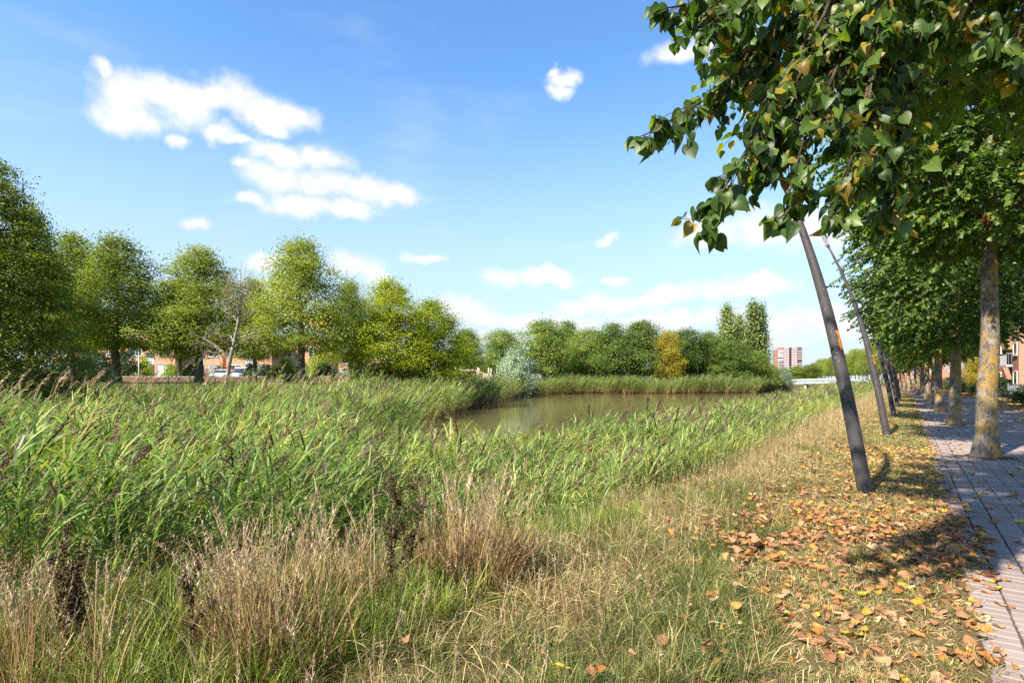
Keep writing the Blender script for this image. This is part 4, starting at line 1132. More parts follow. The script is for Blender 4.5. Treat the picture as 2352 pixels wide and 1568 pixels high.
# path-side bank
def keep_bank(x, y):
    dW = sd2(x, y, WATER); e = front_edge(y) - x
    side = (x > -10.0 + xc(y) - .1 * np.sin(y * 1.7)) | (dW < 4)
    k = np.where((dW > -.35 + .5 * np.sin(x * 2 + y * 1.3)) & (e > 0), 1.0, 0.0)
    k *= np.clip(.25 + e / .7, 0, 1)
    k *= .25 + .75 * sstep(.2, .6, patchy(x, y, 1.7, .4))
    return k
x1, y1 = spots(lambda x, y: keep_bank(x, y) * (x > -9.9) * vis(x, y), (-10, -2.2), (5.2, 24), 46, rng)
x2, y2 = spots(lambda x, y: keep_bank(x, y) * (x > -10.2 + xc(y)) * vis(x, y), (-14, -2.2), (24, 70), 22, rng)
x3, y3 = spots(lambda x, y: keep_bank(x, y) * (x > -10.8 + xc(y)) * vis(x, y), (-26, -2.5), (70, 172), 9, rng)
x = np.concatenate([x1, x2, x3]); y = np.concatenate([y1, y2, y3]); k = len(x)
hs = np.concatenate([np.full(len(x1), 1.0), np.full(len(x2), 1.06), np.full(len(x3), 1.25)])
e = front_edge(y) - x
size = hs * rng.uniform(.72, 1.2, k) * (.62 + .38 * sstep(0, 2.5, e)) * (.82 + .30 * patchy(x, y, .55, 2.0) + .22 * patchy(x, y, 1.5, 4.0))
yel = rng.random(k) < (.12 + .55 * sstep(.5, .8, patchy(x, y, .45, 5.0)))
pick = np.where(yel, 7 + rng.integers(0, 4, k), rng.integers(0, 7, k))
turn = np.stack([rng.normal(0, .14, k), rng.normal(.04, .14, k), WIND + rng.normal(0, 1.1, k)], 1)
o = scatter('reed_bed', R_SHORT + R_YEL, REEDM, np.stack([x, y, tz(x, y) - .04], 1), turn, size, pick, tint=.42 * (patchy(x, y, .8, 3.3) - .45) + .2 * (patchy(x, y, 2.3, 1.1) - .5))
tag(o, 'green reeds along the near bank beside the dry grass verge', 'reeds', None, 'stuff')
# the deep reed bed on the left that closes the pond, and the left and far banks
def keep_left(x, y):
    dW = sd2(x, y, WATER); dBn = sd2(x, y, BASIN); e = front_edge(y) - x
    left = (x < -9.6 + xc(y)) | ((y < 8.5) & (dW > .3))
    k = np.where((dW > -.25 + .4 * np.sin(x * 1.4 + y)) & (dBn < 3.9) & left, 1.0, 0.0)
    k *= np.where(y < 9, np.clip(.3 + e / .6, 0, 1), 1)
    k *= sstep(4.0, 2.6, dBn) * .5 + .5
    k *= .22 + .78 * sstep(.12, .5, patchy(x, y, 1.35, 6.4))
    return k
a1, b1 = spots(lambda x, y: keep_left(x, y) * vis(x, y), (-22, -3.5), (0.4, 18), 34, rng)
a2, b2 = spots(lambda x, y: keep_left(x, y) * vis(x, y) * ((x < -22) | (y > 18)), (-44, -12), (-2, 50), 17, rng)
a3, b3 = spots(lambda x, y: keep_left(x, y) * vis(x, y), (-58, -18), (50, 112), 15, rng)
a4, b4 = spots(lambda x, y: keep_left(x, y) * vis(x, y), (-40, -20), (112, 178), 8, rng)
x = np.concatenate([a1, a2, a3, a4]); y = np.concatenate([b1, b2, b3, b4]); k = len(x)
dist = np.hypot(x, y); e = front_edge(y) - x
size = rng.uniform(.74, 1.15, k) * (.78 + .24 * patchy(x, y, .4, 1.0) + .24 * patchy(x, y, 1.2, 5.0)) * np.interp(dist, [5, 10, 20, 40, 90], [.92, .96, 1.08, 1.32, 1.62])
size *= np.where(y < 9, .7 + .3 * sstep(0, 2, e), 1)
u_ = (x * RT[0] + y * RT[1]) / (x * FW[0] + y * FW[1]); d_ = x * FW[0] + y * FW[1]
size *= 1 - .38 * sstep(-.36, -.22, u_) * sstep(23, 17, d_)          # lower growth where the bed opens on to the pond
pick = rng.integers(0, 8, k); ye = rng.random(k) < .06 + .10 * (dist > 35); pick = np.where(ye, 8 + rng.integers(0, 4, k), pick)
turn = np.stack([rng.normal(0, .15, k), rng.normal(.08, .15, k), WIND + rng.normal(0, .9, k)], 1)
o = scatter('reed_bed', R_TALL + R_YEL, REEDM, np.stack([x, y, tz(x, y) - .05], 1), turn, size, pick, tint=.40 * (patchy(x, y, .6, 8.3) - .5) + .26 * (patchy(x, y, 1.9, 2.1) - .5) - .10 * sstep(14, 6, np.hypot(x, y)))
tag(o, 'tall wind bent reeds with purple brown plumes covering the left and far banks', 'reeds', None, 'stuff')
# pale dead reeds standing above the left bed
DR = [dead_reed(560 + i) for i in range(5)]
def keep_dead(x, y):
    dBn = sd2(x, y, BASIN); d = np.hypot(x, y)
    u_ = (x * RT[0] + y * RT[1]) / np.maximum(x * FW[0] + y * FW[1], .1)
    return np.where((dBn > -3) & (dBn < 3.5) & (x < -14) & (d < 48) & (u_ < -.30), .6, 0) + np.where((dBn < 2) & (x < -11) & (u_ < -.34), .03, 0)
x, y = spots(lambda x, y: keep_dead(x, y) * vis(x, y), (-42, -10), (0, 50), 2.6, rng); k = len(x)
o = scatter('dead_reeds', DR, ['reed_leaf', 'reed_dry', 'plume_pale'], np.stack([x, y, tz(x, y)], 1), np.stack([rng.normal(0, .06, k), rng.normal(.05, .06, k), WIND + rng.normal(0, .5, k)], 1),
            rng.uniform(.95, 1.35, k), rng.integers(0, 5, k))
tag(o, 'pale dry reed stems with feathery plumes standing above the left reed bed', 'reeds', None, 'stuff')
# dry litter hanging over the left waterline
def tuft(seed, nb=26, L=.45, w_=.005, spread=.07, up=(1.0, 1.45), droop=(.5, 1.6), heads=0, mats=(0, 1), mix=.5, hl=.12):
    rng = np.random.default_rng(seed); g = G()
    for i in range(nb):
        a = rng.random() * 6.283; r_ = spread * math.sqrt(rng.random())
        p_ = np.array([math.cos(a) * r_, math.sin(a) * r_, -.01]); az = a + rng.normal(0, .9)
        m_ = mats[0] if rng.random() < mix else mats[1]
        blade(g, rng, p_, az, L * rng.uniform(.5, 1.15), w_ * rng.uniform(.7, 1.4), rng.uniform(*up), rng.uniform(*droop), m_, float(rng.random()))
    for i in range(heads):
        a = rng.random() * 6.283; p_ = np.array([math.cos(a) * spread * .5, math.sin(a) * spread * .5, 0]); h = L * rng.uniform(1.1, 1.7)
        t = np.linspace(0, 1, 5); lx = rng.normal(0, .16, 2)
        pts = p_ + np.column_stack([lx[0] * h * t ** 1.7, lx[1] * h * t ** 1.7, h * t * (1 - .06 * t)])
        g.tube(pts, np.linspace(.0022, .0012, 5), 3, mat=mats[1], rnd=.6, cap=False)
        for j in range(13):
            f = j / 12; b = pts[-1] - (pts[-1] - pts[-2]) * (hl / max(.05, np.linalg.norm(pts[-1] - pts[-2]))) * (1 - f)
            blade(g, rng, b, rng.random() * 6.283, .035 * (1.15 - .7 * f), .006, rng.uniform(.7, 1.4), .6, 2, float(rng.random()), 4)
    return g
GM = ['grass_green', 'grass_dry', 'seed_head', 'grass_rust', 'grass_fresh']
SHORT = [tuft(700 + i, 30, .075, .0032, .055, (.5, 1.4), (.2, 1.2), 0, (0, 1), .6) for i in range(5)]
LONGD = [tuft(710 + i, 32, .32, .0040, .07, (.2, 1.25), (.5, 1.9), 1 if i % 2 else 0, (0, 1), .22) for i in range(5)]
LONGG = [tuft(720 + i, 30, .32, .0042, .06, (.8, 1.45), (.5, 1.6), 0, (0, 1), .82) for i in range(5)]
TALLD = [tuft(730 + i, 16, .5, .0066, .08, (1.05, 1.5), (.2, 1.1), 3, (3, 1), .55, .14) for i in range(5)]
FRESH = [tuft(740 + i, 26, .42, .0062, .08, (.9, 1.45), (.4, 1.5), 0, (4, 4), .5) for i in range(4)]
# short turf of the verge
def scat_grass(name, protos, label, fn, xr, yr, dens, sz, zoff=-.005, wind=.0, seed=0):
    rng = np.random.default_rng(seed)
    xs, ys_ = [], []
    x, y = spots(lambda x, y: fn(x, y) * vis(x, y), xr, yr, dens, rng); k = len(x)
    d = np.hypot(x, y)
    turn = np.stack([rng.normal(0, .12, k), rng.normal(wind, .12, k), WIND * (wind > 0) + (rng.random(k) * 6.283 if wind == 0 else rng.normal(0, 1.2, k))], 1)
    s_ = rng.uniform(sz[0], sz[1], k)
    o = scatter(name, protos, GM, np.stack([x, y, tz(x, y) + zoff], 1), turn, s_, rng.integers(0, len(protos), k))
    return tag(o, label, 'grass', None, 'stuff')
vl = lambda y: np.interp(y, [0, 3, 5, 8, 14, 40, 200], [-.35, -.75, -1.1, -1.35, -1.35, -1.25, -1.2]) + xc(y)   # edge between mown verge and long grass
def bare(x, y): return .25 + .75 * sstep(.25, .6, patchy(x, y, 2.3, 3.1))
edge_p = lambda x, y: .37 + xc(y) + .05 * np.sin(y * 3.3) + .04 * np.sin(y * 8.1) - .10 * sstep(6, 3, y)
scat_grass('turf', SHORT, 'short patchy green and brown turf of the verge beside the path',
           lambda x, y: (x > vl(y) - .35) * (x < edge_p(x, y)) * bare(x, y) * np.interp(np.hypot(x, y), [2, 8, 14], [1, .75, .42]), (-2.2, .7), (1.6, 16), 440, (.65, 1.25), seed=31)
scat_grass('turf', SHORT, 'far part of the short turf verge between lamps and path',
           lambda x, y: (x > vl(y) - .3) * (x < edge_p(x, y)) * bare(x, y) * np.interp(y, [16, 40, 90], [1, .6, .3]), (-6, .7), (16, 90), 170, (1.0, 1.7), seed=32)
THATCH = [tuft(750 + i, 26, .085, .0036, .06, (.05, .5), (.0, .5), 0, (3, 1), .35) for i in range(4)]
scat_grass('thatch', THATCH, 'flattened dead brown grass stalks lying among the turf of the verge',
           lambda x, y: (x > vl(y) - .3) * (x < edge_p(x, y) + .03) * np.interp(np.hypot(x, y), [2, 8, 14], [1, .7, .35]), (-2.2, .7), (1.6, 14), 330, (.6, 1.3), seed=37)
# long grass between verge and reeds
def longz(x, y): return (x < vl(y) + .25 * np.sin(y * 2.1)) * (x > front_edge(y) - .7)
def greenp(x, y):
    g_ = vl(y) - x
    near_ = sstep(8.5, 6.0, y)
    return np.clip(near_ * sstep(1.0, .25, g_ + .35 * (patchy(x, y, 2.1, .3) - .5)) + .55 * sstep(.62, .85, patchy(x, y, 1.05, 7.2)), 0, 1)
scat_grass('long_grass', LONGD, 'long straw coloured dry grass along the top of the near bank',
           lambda x, y: longz(x, y) * (1 - .85 * greenp(x, y)) * (.25 + .75 * sstep(2.6, 1.7, vl(y) - x)) * np.interp(np.hypot(x, y), [2, 8, 14], [1, .8, .6]), (-8, -.2), (1.0, 15), 150, (.45, .95), seed=33, wind=.2)
scat_grass('long_grass', LONGG, 'long green grass patches among the dry grass near the viewpoint',
           lambda x, y: longz(x, y) * (.10 + .90 * greenp(x, y)), (-8, -.2), (1.0, 15), 180, (.4, .85), seed=34, wind=.15)
scat_grass('long_grass', LONGD, 'pale dry grass strip running away beside the far reeds',
           lambda x, y: longz(x, y) * np.interp(y, [15, 40, 120], [.9, .5, .25]), (-14, -.8), (15, 130), 70, (.9, 1.35), seed=35, wind=.2)
# tall dry stems in loose clumps at lower left, with fresh green below
CL = [(1105, 1335, .36, 1.25), (1060, 1330, .3, 1.1), (1160, 1320, .25, .8), (770, 1400, .3, .95), (810, 1380, .22, .8), (610, 1540, .28, 1.2), (545, 1500, .26, 1.1), (470, 1500, .2, .8), (150, 1560, .34, .85),
      (60, 1530, .24, .8), (1415, 1185, .2, .75), (560, 1420, .2, .75), (120, 1450, .2, .7), (20, 1410, .2, .7)]
cl = []
for (px, py, r_, h_) in CL:
    p_ = ground_px(px, py)
    if np.hypot(p_[0], p_[1]) < 40: cl.append((p_[0], p_[1], r_, h_))
rng = np.random.default_rng(41)
xs, ysx, hh = [], [], []
for (cx_, cy_, r_, h_) in cl:
    k = int(34 * r_ / .35)
    a = rng.random(k) * 6.283; q_ = r_ * rng.random(k) ** .6
    xs.append(cx_ + np.cos(a) * q_ * 1.3); ysx.append(cy_ + np.sin(a) * q_); hh.append(h_ * rng.uniform(.65, 1.1, k))
x, y, hh = np.concatenate(xs), np.concatenate(ysx), np.concatenate(hh); k = len(x)
bx, by = spots(lambda x, y: (x < -2.4) * (x > front_edge(y) - 1.0) * vis(x, y) * sstep(5.8, 4.2, y) * sstep(.45, .75, patchy(x, y, 1.6, 4.4)), (-8, -1.6), (.9, 6), 1.5, rng)
x = np.concatenate([x, bx]); y = np.concatenate([y, by]); hh = np.concatenate([hh, rng.uniform(.5, .95, len(bx))]); k = len(x)
o = scatter('tall_dry_grass', TALLD, GM, np.stack([x, y, tz(x, y) - .01], 1), np.stack([rng.normal(0, .08, k), rng.normal(.03, .08, k), rng.random(k) * 6.283], 1), hh, rng.integers(0, 5, k))
tag(o, 'tall rusty and straw coloured grass clumps with pale seed heads at lower left', 'grass', None, 'stuff')
scat_grass('fresh_grass', FRESH, 'fresh yellow green grass and weeds between the dry clumps and the reeds',
           lambda x, y: (x < -2.5) * (x > front_edge(y) - 1.5) * sstep(.15, .5, patchy(x, y, .9, 1.9)) * sstep(9.5, 6, y), (-9, -1.8), (.9, 10), 120, (.5, 1.05), seed=36)
# grass growing out of the path joints
g_pts = []
rng = np.random.default_rng(43)
for (px, py) in [(2232, 1062), (2215, 1055), (2225, 1275), (2205, 1265), (2238, 1300), (2190, 1235), (2230, 1288), (2215, 1240)]:
    d = EYE * FPX / (py - HY); q_ = at(px, py, d); g_pts.append((q_[0], q_[1], -.002))
g_pts = np.repeat(np.array(g_pts), 5, 0) + rng.normal(0, .035, (40, 3)) * np.array([1, 1, 0]); k = len(g_pts)
o = scatter('joint_weeds', SHORT, GM, g_pts, np.stack([np.zeros(k), np.zeros(k), rng.random(k) * 6], 1), rng.uniform(.5, .95, k), rng.integers(0, 5, k))
tag(o, 'little tufts of grass growing from the joints of the brick path', 'grass', None, 'stuff')

# ------------------------------------------------------------------ dock plants gone to seed
def dock(name, label, px, py, hgt, stems, seed):
    rng = np.random.default_rng(seed); p_ = ground_px(px, py)
    o = thing(name, label, 'plant', p_, 0, 'brown dock plants in the grass')
    st = G(); hd = G()
    for s_ in range(stems):
        b = rng.normal(0, .03, 3) * np.array([1, 1, 0]); H = hgt * rng.uniform(.8, 1.05); lx = rng.normal(0, .09, 2)
        t = np.linspace(0, 1, 8); pts = b + np.column_stack([lx[0] * H * t ** 1.5, lx[1] * H * t ** 1.5, H * t])
        st.tube(pts, np.linspace(.006, .002, 8), 5)
        br = [pts[2:]]
        for j in range(5):
            q_ = pts[rng.integers(3, 7)]; d = np.array([rng.normal(0, .35), rng.normal(0, .35), 1.0]); br.append(np.array([q_ + d * H * .28 * f for f in np.linspace(0, 1, 6)]))
            st.tube(br[-1], np.linspace(.003, .0015, 6), 4)
        for path_ in br:
            L = np.linalg.norm(path_[-1] - path_[0])
            for j in range(int(L / .0045)):
                f = rng.uniform(.15, 1) * (len(path_) - 1); i = min(int(f), len(path_) - 2); q_ = path_[i] + (path_[i + 1] - path_[i]) * (f - i)
                q_ = q_ + rng.normal(0, .010, 3)
                leaf_quads(hd, q_[None], rng.normal(0, 1, (1, 3)), np.array([rng.uniform(.010, .024)]), np.array([.5]), rng, aspect=.8)
    part('stem', st, ['dock_stem'], o, True); part('seed_head', hd, ['dock_brown'], o)
dock('dock_plant', 'brown seeded dock plant, left of the two standing side by side in the grass', 885, 1425, .82, 2, 1)
dock('dock_plant', 'taller brown dock plant, right of the two standing side by side', 930, 1390, .86, 2, 2)
dock('dock_plant', 'single thin dark dock stalk rising at the lower left edge of the picture', 468, 1560, .62, 1, 3)
dock('dock_plant', 'dark brown dock clump in the bottom left corner', 190, 1560, .72, 4, 4)
dock('dock_plant', 'reddish brown dock stalks at the edge of the reeds left of the nearest lamp', 1508, 1150, .62, 3, 5)
dock('dock_plant', 'slender brown dock just right of the reddish dock stalks by the reeds', 1572, 1140, .58, 1, 6)

# ------------------------------------------------------------------ fallen leaves
def fallen(seed):
    rng = np.random.default_rng(seed)
    src = heart_leaf(rng.uniform(-.2, .6), rng.uniform(.0, .25), rng.uniform(-.1, .2), rng.uniform(.75, 1.0))
    v = np.concatenate(src.v) - np.array([0, .45, 0])
    # curl the dry blade about an oblique axis
    a = rng.uniform(0, 3.14); c, s_ = math.cos(a), math.sin(a)
    u = v[:, 0] * c + v[:, 1] * s_; w_ = -v[:, 0] * s_ + v[:, 1] * c
    kk = rng.uniform(1.2, 5.5); th = u * kk
    u2 = np.sin(th) / kk; z2 = (1 - np.cos(th)) / kk + v[:, 2] * .5
    th2 = w_ * rng.uniform(-1.2, 1.5)
    z2 = z2 + .12 * np.abs(w_) * rng.uniform(0, 1.5)
    v2 = np.column_stack([u2 * c - w_ * s_, u2 * s_ + w_ * c, z2 + rng.normal(0, .015, len(v))])
    v2[:, 2] -= v2[:, 2].min()
    g = G(); g.add(v2, src.q[0][0], rnd=float(rng.random()), uv=np.concatenate(src.u)); return g
FALL = [fallen(800 + i) for i in range(10)]
LMAT = ['litter_tan', 'litter_orange', 'litter_yellow', 'litter_pale', 'litter_brown']
rng = np.random.default_rng(51)
def leaf_density(x, y):
    v_ = vl(y)
    k = sstep(-.5, .5, x - v_) * sstep(.62, .40, x - edge_p(x, y) + .46 - .05)
    drift = np.exp(-((y - 6.9 - .25 * x) / 1.05) ** 2) * sstep(-2.1, -.8, x + .5 * (patchy(x, y, 3.0, 2.2) - .5))            # the thick drift across the verge
    k2 = k * (.34 + .52 * patchy(x, y, 2.0, .7)) * np.interp(y, [2, 4, 6, 10, 40, 80], [.75, .85, 1.0, 1.0, .9, .5]) + 2.0 * drift * sstep(.75, .5, x)
    pathp = (x > .5) * (x < 4.6) * (.02 + .05 * np.exp(-(x - .6) / .35))
    right = (x - xc(y) > 4.4) * (x - xc(y) < 6.3) * .7
    edge = (x - xc(y) > 3.6) * (x - xc(y) <= 4.6) * .12
    strayed = .012 * (x < v_) * (x > -4)
    return np.maximum.reduce([k2, pathp, right, edge, strayed])
x1, y1 = spots(lambda x, y: leaf_density(x, y) * vis(x, y), (-4, 4.7), (1.6, 16), 215, rng)
x2, y2 = spots(lambda x, y: leaf_density(x, y) * vis(x, y), (-2.5, 6.4), (16, 48), 75, rng)
x3, y3 = spots(lambda x, y: leaf_density(x, y) * vis(x, y), (-5, 6.4), (48, 110), 22, rng)
x = np.concatenate([x1, x2, x3]); y = np.concatenate([y1, y2, y3]); k = len(x)
sz = np.clip(rng.normal(.074, .018, k), .035, .112) * np.interp(y, [16, 60], [1, 1.5])
zz = tz(x, y); zz = np.where((x > .40) & (x < 4.7), .003, zz + rng.uniform(-.008, .024, k))
pile = np.exp(-((y - 6.9 - .25 * x) / .8) ** 2) * (x < .45) * (x > -1.7)
zz = zz + pile * rng.uniform(0, .05, k)
zz = np.where((x < vl(y)), zz + rng.uniform(.03, .12, k), zz)
turn = np.stack([rng.normal(0, .28, k), rng.normal(0, .28, k), rng.random(k) * 6.283], 1)
flip = (rng.random(k) < .45) & (x < .45); turn[flip, 0] += math.pi; zz[flip] += sz[flip] * .22
onp = (x > .40) & (x < 4.7); turn[onp, :2] *= .15
pr = np.where(pile[:, None] > .4, [[.62, .16, .02, .08, .12]], [[.48, .22, .08, .12, .10]])
pr = np.where((y > 11)[:, None], [[.24, .14, .30, .30, .02]], pr)
cum = np.cumsum(pr, 1); mi = (rng.random(k)[:, None] > cum).sum(1).clip(0, 4)
fi = rng.integers(0, 10, k)
dep = x * FW[0] + y * FW[1]; cu = (x * RT[0] + y * RT[1]) / dep * FPX + CX; cv = HY + (EYE - zz) / dep * FPX
ok = (cu > 0) & (cu < 2352) & (cv < 1575)
order = np.argsort(-np.where(ok, sz / dep, 0)); top = order[:298]; rest = np.setdiff1d(np.arange(k), order[:298])
FM = [[FALL[f].mesh('fallen_leaf', [mname]) for f in range(10)] for mname in LMAT]
cname = ['tan brown', 'orange', 'yellow', 'pale cream', 'dark brown']
for j in top:
    o = obj('fallen_leaf', FM[mi[j]][fi[j]], None, (x[j], y[j], zz[j])); o.rotation_euler = tuple(turn[j]); o.scale = (sz[j],) * 3
    where = 'on the brick path' if onp[j] else ('in the long dry grass' if x[j] < vl(y[j]) else ('in the leaf drift' if pile[j] > .45 else ('on the nearest turf' if y[j] < 5.2 else 'on the verge')))
    form = ['rolled', 'cupped', 'half folded', 'curled', 'crumpled', 'arched', 'tightly rolled', 'wavy', 'open', 'bent'][fi[j]]
    where += '' if onp[j] or x[j] < vl(y[j]) else (' near the brick path' if x[j] > .05 else (' near the long grass' if x[j] < -.65 else ' mid verge'))
    tag(o, '%s %s %s fallen leaf %s' % ('large' if sz[j] > .084 else 'small', form, cname[mi[j]], where), 'leaf', 'fallen leaves')
protos = []
for mk in range(5):
    for f in range(10):
        g = G(); g.merge(FALL[f]); g.q = [(q_, mk) for q_, _ in g.q]; protos.append(g)
o = scatter('leaf_litter', protos, LMAT, np.stack([x[rest], y[rest], zz[rest]], 1), turn[rest], sz[rest], mi[rest] * 10 + fi[rest])
tag(o, 'scatter of smaller and farther fallen leaves on verge and path', 'leaf litter', None, 'stuff')

# ------------------------------------------------------------------ buildings
def window(parent, name, x0, x1, z0, z1, yf, frame_m='white_paint', glass_m='window_glass', mull=1, t=.07):
    """window on a wall whose face looks towards -y: frame proud, pane set back inside it, sill below"""
    g = G(); f = .03
    g.box((x0, yf - f, z0), (x0 + t, yf + .02, z1)); g.box((x1 - t, yf - f, z0), (x1, yf + .02, z1))
    g.box((x0 + t, yf - f, z1 - t), (x1 - t, yf + .02, z1)); g.box((x0 + t, yf - f, z0), (x1 - t, yf + .02, z0 + t))
    for i in range(1, mull + 1):
        xm = x0 + (x1 - x0) * i / (mull + 1); g.box((xm - t / 2, yf - f + .004, z0 + t), (xm + t / 2, yf + .01, z1 - t))
    o = part(name, g, [frame_m], parent)
    p_ = G(); p_.box((x0 + t, yf - .012, z0 + t), (x1 - t, yf - .006, z1 - t)); part('pane', p_, [glass_m], o)
    s_ = G(); s_.box((x0 - .05, yf - .09, z0 - .07), (x1 + .05, yf, z0 - .004)); part('sill', s_, ['concrete'], o)
    return o
def digits(parent, txt, x, y, z, size, mat):
    cu = bpy.data.curves.new('house_number', 'FONT'); cu.body = txt; cu.size = size; cu.align_x = 'CENTER'; cu.extrude = .01
    to = bpy.data.objects.new('tmp', cu); COL.objects.link(to)
    dg = bpy.context.evaluated_depsgraph_get()
    me = bpy.data.meshes.new_from_object(to.evaluated_get(dg)); bpy.data.objects.remove(to)
    me.materials.clear(); me.materials.append(MATS[mat]); me.name = 'house_number'
    o = obj('house_number', me, parent, (x, y, z)); o.rotation_euler = (R(90), 0, 0)
    return o
def house(px, depth, wide, label, hgt=6.6, num=None, pale=False, seed=0, rot=0.0):
    p_ = at(px, HY, depth); z = tz1(p_[0], p_[1])
    o = thing('terraced_house', label, 'house', (p_[0], p_[1], z), HEAD + rot, 'terraced houses behind the left trees')
    w2 = wide / 2; wl = G()
    wl.box((-w2, 0, -.3), (w2, 8, hgt)); part('wall', wl, ['brick_orange'], o)
    rf = G(); rf.box((-w2 - .08, -.12, hgt + .003), (w2 + .08, 8.1, hgt + .22)); part('roof', rf, ['white_paint' if pale else 'concrete'], o)
    d = G(); d.box((-.55, -.05, .0), (.55, -.004, 2.25)); dr = part('door', d, ['dark_frame'], o)
    h = G(); h.box((.38, -.09, 1.0), (.44, -.052, 1.16)); part('handle', h, ['metal_grey'], dr)
    ls = G(); ls.box((-.2, -.064, .9), (.2, -.052, .98)); part('letter_slot', ls, ['metal_grey'], dr)
    pn = G(); pn.box((-.62, -.04, 2.30), (.62, -.003, 3.15)); pp = part('panel', pn, ['grey_panel'], o)
    if num: digits(pp, num, 0, -.055, 2.42, .62, 'metal_grey')
    window(o, 'window', -.6, .6, 3.25, 4.0, -.003, 'dark_frame', mull=0)
    window(o, 'window', .95, w2 - .5, .5, 2.3, -.003, 'dark_frame', 'window_pale', 1)
    window(o, 'window', -w2 + .45, -1.05, .9, 2.3, -.003, 'white_paint', mull=1)
    window(o, 'window', 1.2, w2 - .6, 3.5, 5.0, -.003, 'white_paint', mull=1)
    window(o, 'window', -w2 + .6, -1.2, 3.5, 5.0, -.003, 'white_paint', mull=1)
    return o
HOUSES = [(112, 80, 6.2, None, 'brick house seen between the hornbeam and the dull olive tree'), (230, 82, 6.4, None, 'brick house hidden behind the dark rounded shrub'),
          (345, 80, 7.0, '13', 'orange brick house with the number 13 above its grey door'), (460, 82, 6.4, None, 'brick house behind the broad topped green tree'),
          (572, 80, 6.4, None, 'brick house behind the bare tree and the parked cars'), (690, 84, 6.4, None, 'brick house with pale windows behind the tallest olive tree')]
for i, (px, dp, wd, num, lb) in enumerate(HOUSES):
    house(px, dp, wd, lb, 6.4 if i != 2 else 7.0, num, i % 2 == 0, i)
# lower far houses to the right
for (px, dp, wd, hg, lb) in [(770, 120, 9, 5.0, 'low pinkish house seen far off right of the lime yellow shrub'), (860, 130, 9, 4.6, 'small far house glimpsed under the bright lime tree'), (1075, 150, 14, 3.6, 'low brick house behind the timber playground frame')]:
    house(px, dp, wd, lb, hg)
# low brick wall in front of the houses
p0 = at(60, HY, 58); p1 = at(760, HY, 58)
g = G(); L = np.linalg.norm((p1 - p0)[:2]); g.box((0, 0, -.2), (L, .22, .50))
wl = thing('garden_wall', 'long low brown brick wall behind the left reeds', 'wall', (p0[0], p0[1], tz1(p0[0], p0[1])), HEAD)
part('wall', g, ['brick_brown'], wl); g = G(); g.box((-.02, -.03, .503), (L + .02, .25, .57)); part('coping', g, ['concrete'], wl)
# white lamp pole by house 13
p_ = at(319, HY, 60); o = thing('lamp_pole', 'slim white lamp pole in front of the house numbered 13', 'lamp pole', (p_[0], p_[1], tz1(p_[0], p_[1])), HEAD)
g = G(); g.tube([(0, 0, -.2), (0, 0, 2), (0, 0, 4.4)], [.07, .06, .05], 8); part('pole', g, ['white_paint'], o, True)
g = G(); g.tube([(0, 0, 4.42), (0, 0, 4.5), (0, 0, 4.75), (0, 0, 4.82)], [.06, .16, .2, .05], 10); part('lamp_head', g, ['metal_grey'], o, True)
# parked cars
def car(px, depth, label, van=False):
    p_ = at(px, HY, depth); o = thing('parked_car', label, 'car', (p_[0], p_[1], tz1(p_[0], p_[1])), HEAD, 'cars parked in front of the houses')
    prof = [(0, .32), (.02, .62), (.12, .78), (1.05, .98), (1.75, 1.45 if not van else 1.7), (2.6, 1.5 if not van else 1.85), (3.5, 1.42 if not van else 1.85), (4.0, 1.0 if not van else 1.8), (4.2, .85), (4.2, .32)]
    g = G(); v = []
    for (yy, zz_) in prof:
        wd = .88 if zz_ < .99 else .88 - .16 * (zz_ - .98) / .5
        v += [(-wd, yy, zz_), (wd, yy, zz_)]
    m_ = len(prof)
    q = [(2 * i, 2 * i + 1, 2 * ((i + 1) % m_) + 1, 2 * ((i + 1) % m_)) for i in range(m_)]
    g.add(v, q)
    c = np.array([(0, 2.1, .6)]); vl_ = [2 * i for i in range(m_)]; vr_ = [2 * i + 1 for i in range(m_)]
    g.add(v + [(-.88, 2.1, .6), (.88, 2.1, .6)], None, [(2 * i, 2 * ((i + 1) % m_), 2 * m_) for i in range(m_)] + [(2 * ((i + 1) % m_) + 1, 2 * i + 1, 2 * m_ + 1) for i in range(m_)])
    part('body', g, ['car_white'], o)
    ws = G(); a0, a1 = prof[3], prof[4]; f = lambda t: (a0[0] + (a1[0] - a0[0]) * t, a0[1] + (a1[1] - a0[1]) * t)
    (ya, za_), (yb, zb_) = f(.08), f(.9)
    ws.add([(-.78, ya - .015, za_ + .015), (.78, ya - .015, za_ + .015), (.68, yb - .015, zb_ + .015), (-.68, yb - .015, zb_ + .015), (-.78, ya, za_), (.78, ya, za_), (.68, yb, zb_), (-.68, yb, zb_)],
           [(0, 1, 2, 3), (4, 5, 1, 0), (5, 6, 2, 1), (6, 7, 3, 2), (7, 4, 0, 3)]); part('windscreen', ws, ['window_glass'], o)
    for s_ in (-1, 1):
        h = G(); h.box((min(s_ * .5, s_ * .82), -.02, .58), (max(s_ * .5, s_ * .82), .06, .74)); part('headlight', h, ['lamp_glass'], o)
        for yy in (.75, 3.4):
            t_ = G(); t_.tube([(s_ * .70, yy, .32), (s_ * .90, yy, .32)], [.32, .32], 16); w_ = part('wheel', t_, ['tyre_rubber'], o)
            rm = G(); rm.tube([(s_ * .893, yy, .32), (s_ * .915, yy, .32)], [.2, .18], 12); part('rim', rm, ['metal_grey'], w_)
    gr_ = G(); gr_.box((-.42, -.014, .58), (.42, .03, .72)); part('grille', gr_, ['dark_frame'], o)
    pl_ = G(); pl_.box((-.26, -.03, .40), (.26, -.004, .51)); part('number_plate', pl_, ['plate_yellow'], o)
car(494, 68, 'white car with yellow plate parked left of the bare tree')
car(534, 69, 'white van with yellow plate parked right behind the bare tree trunk', True)
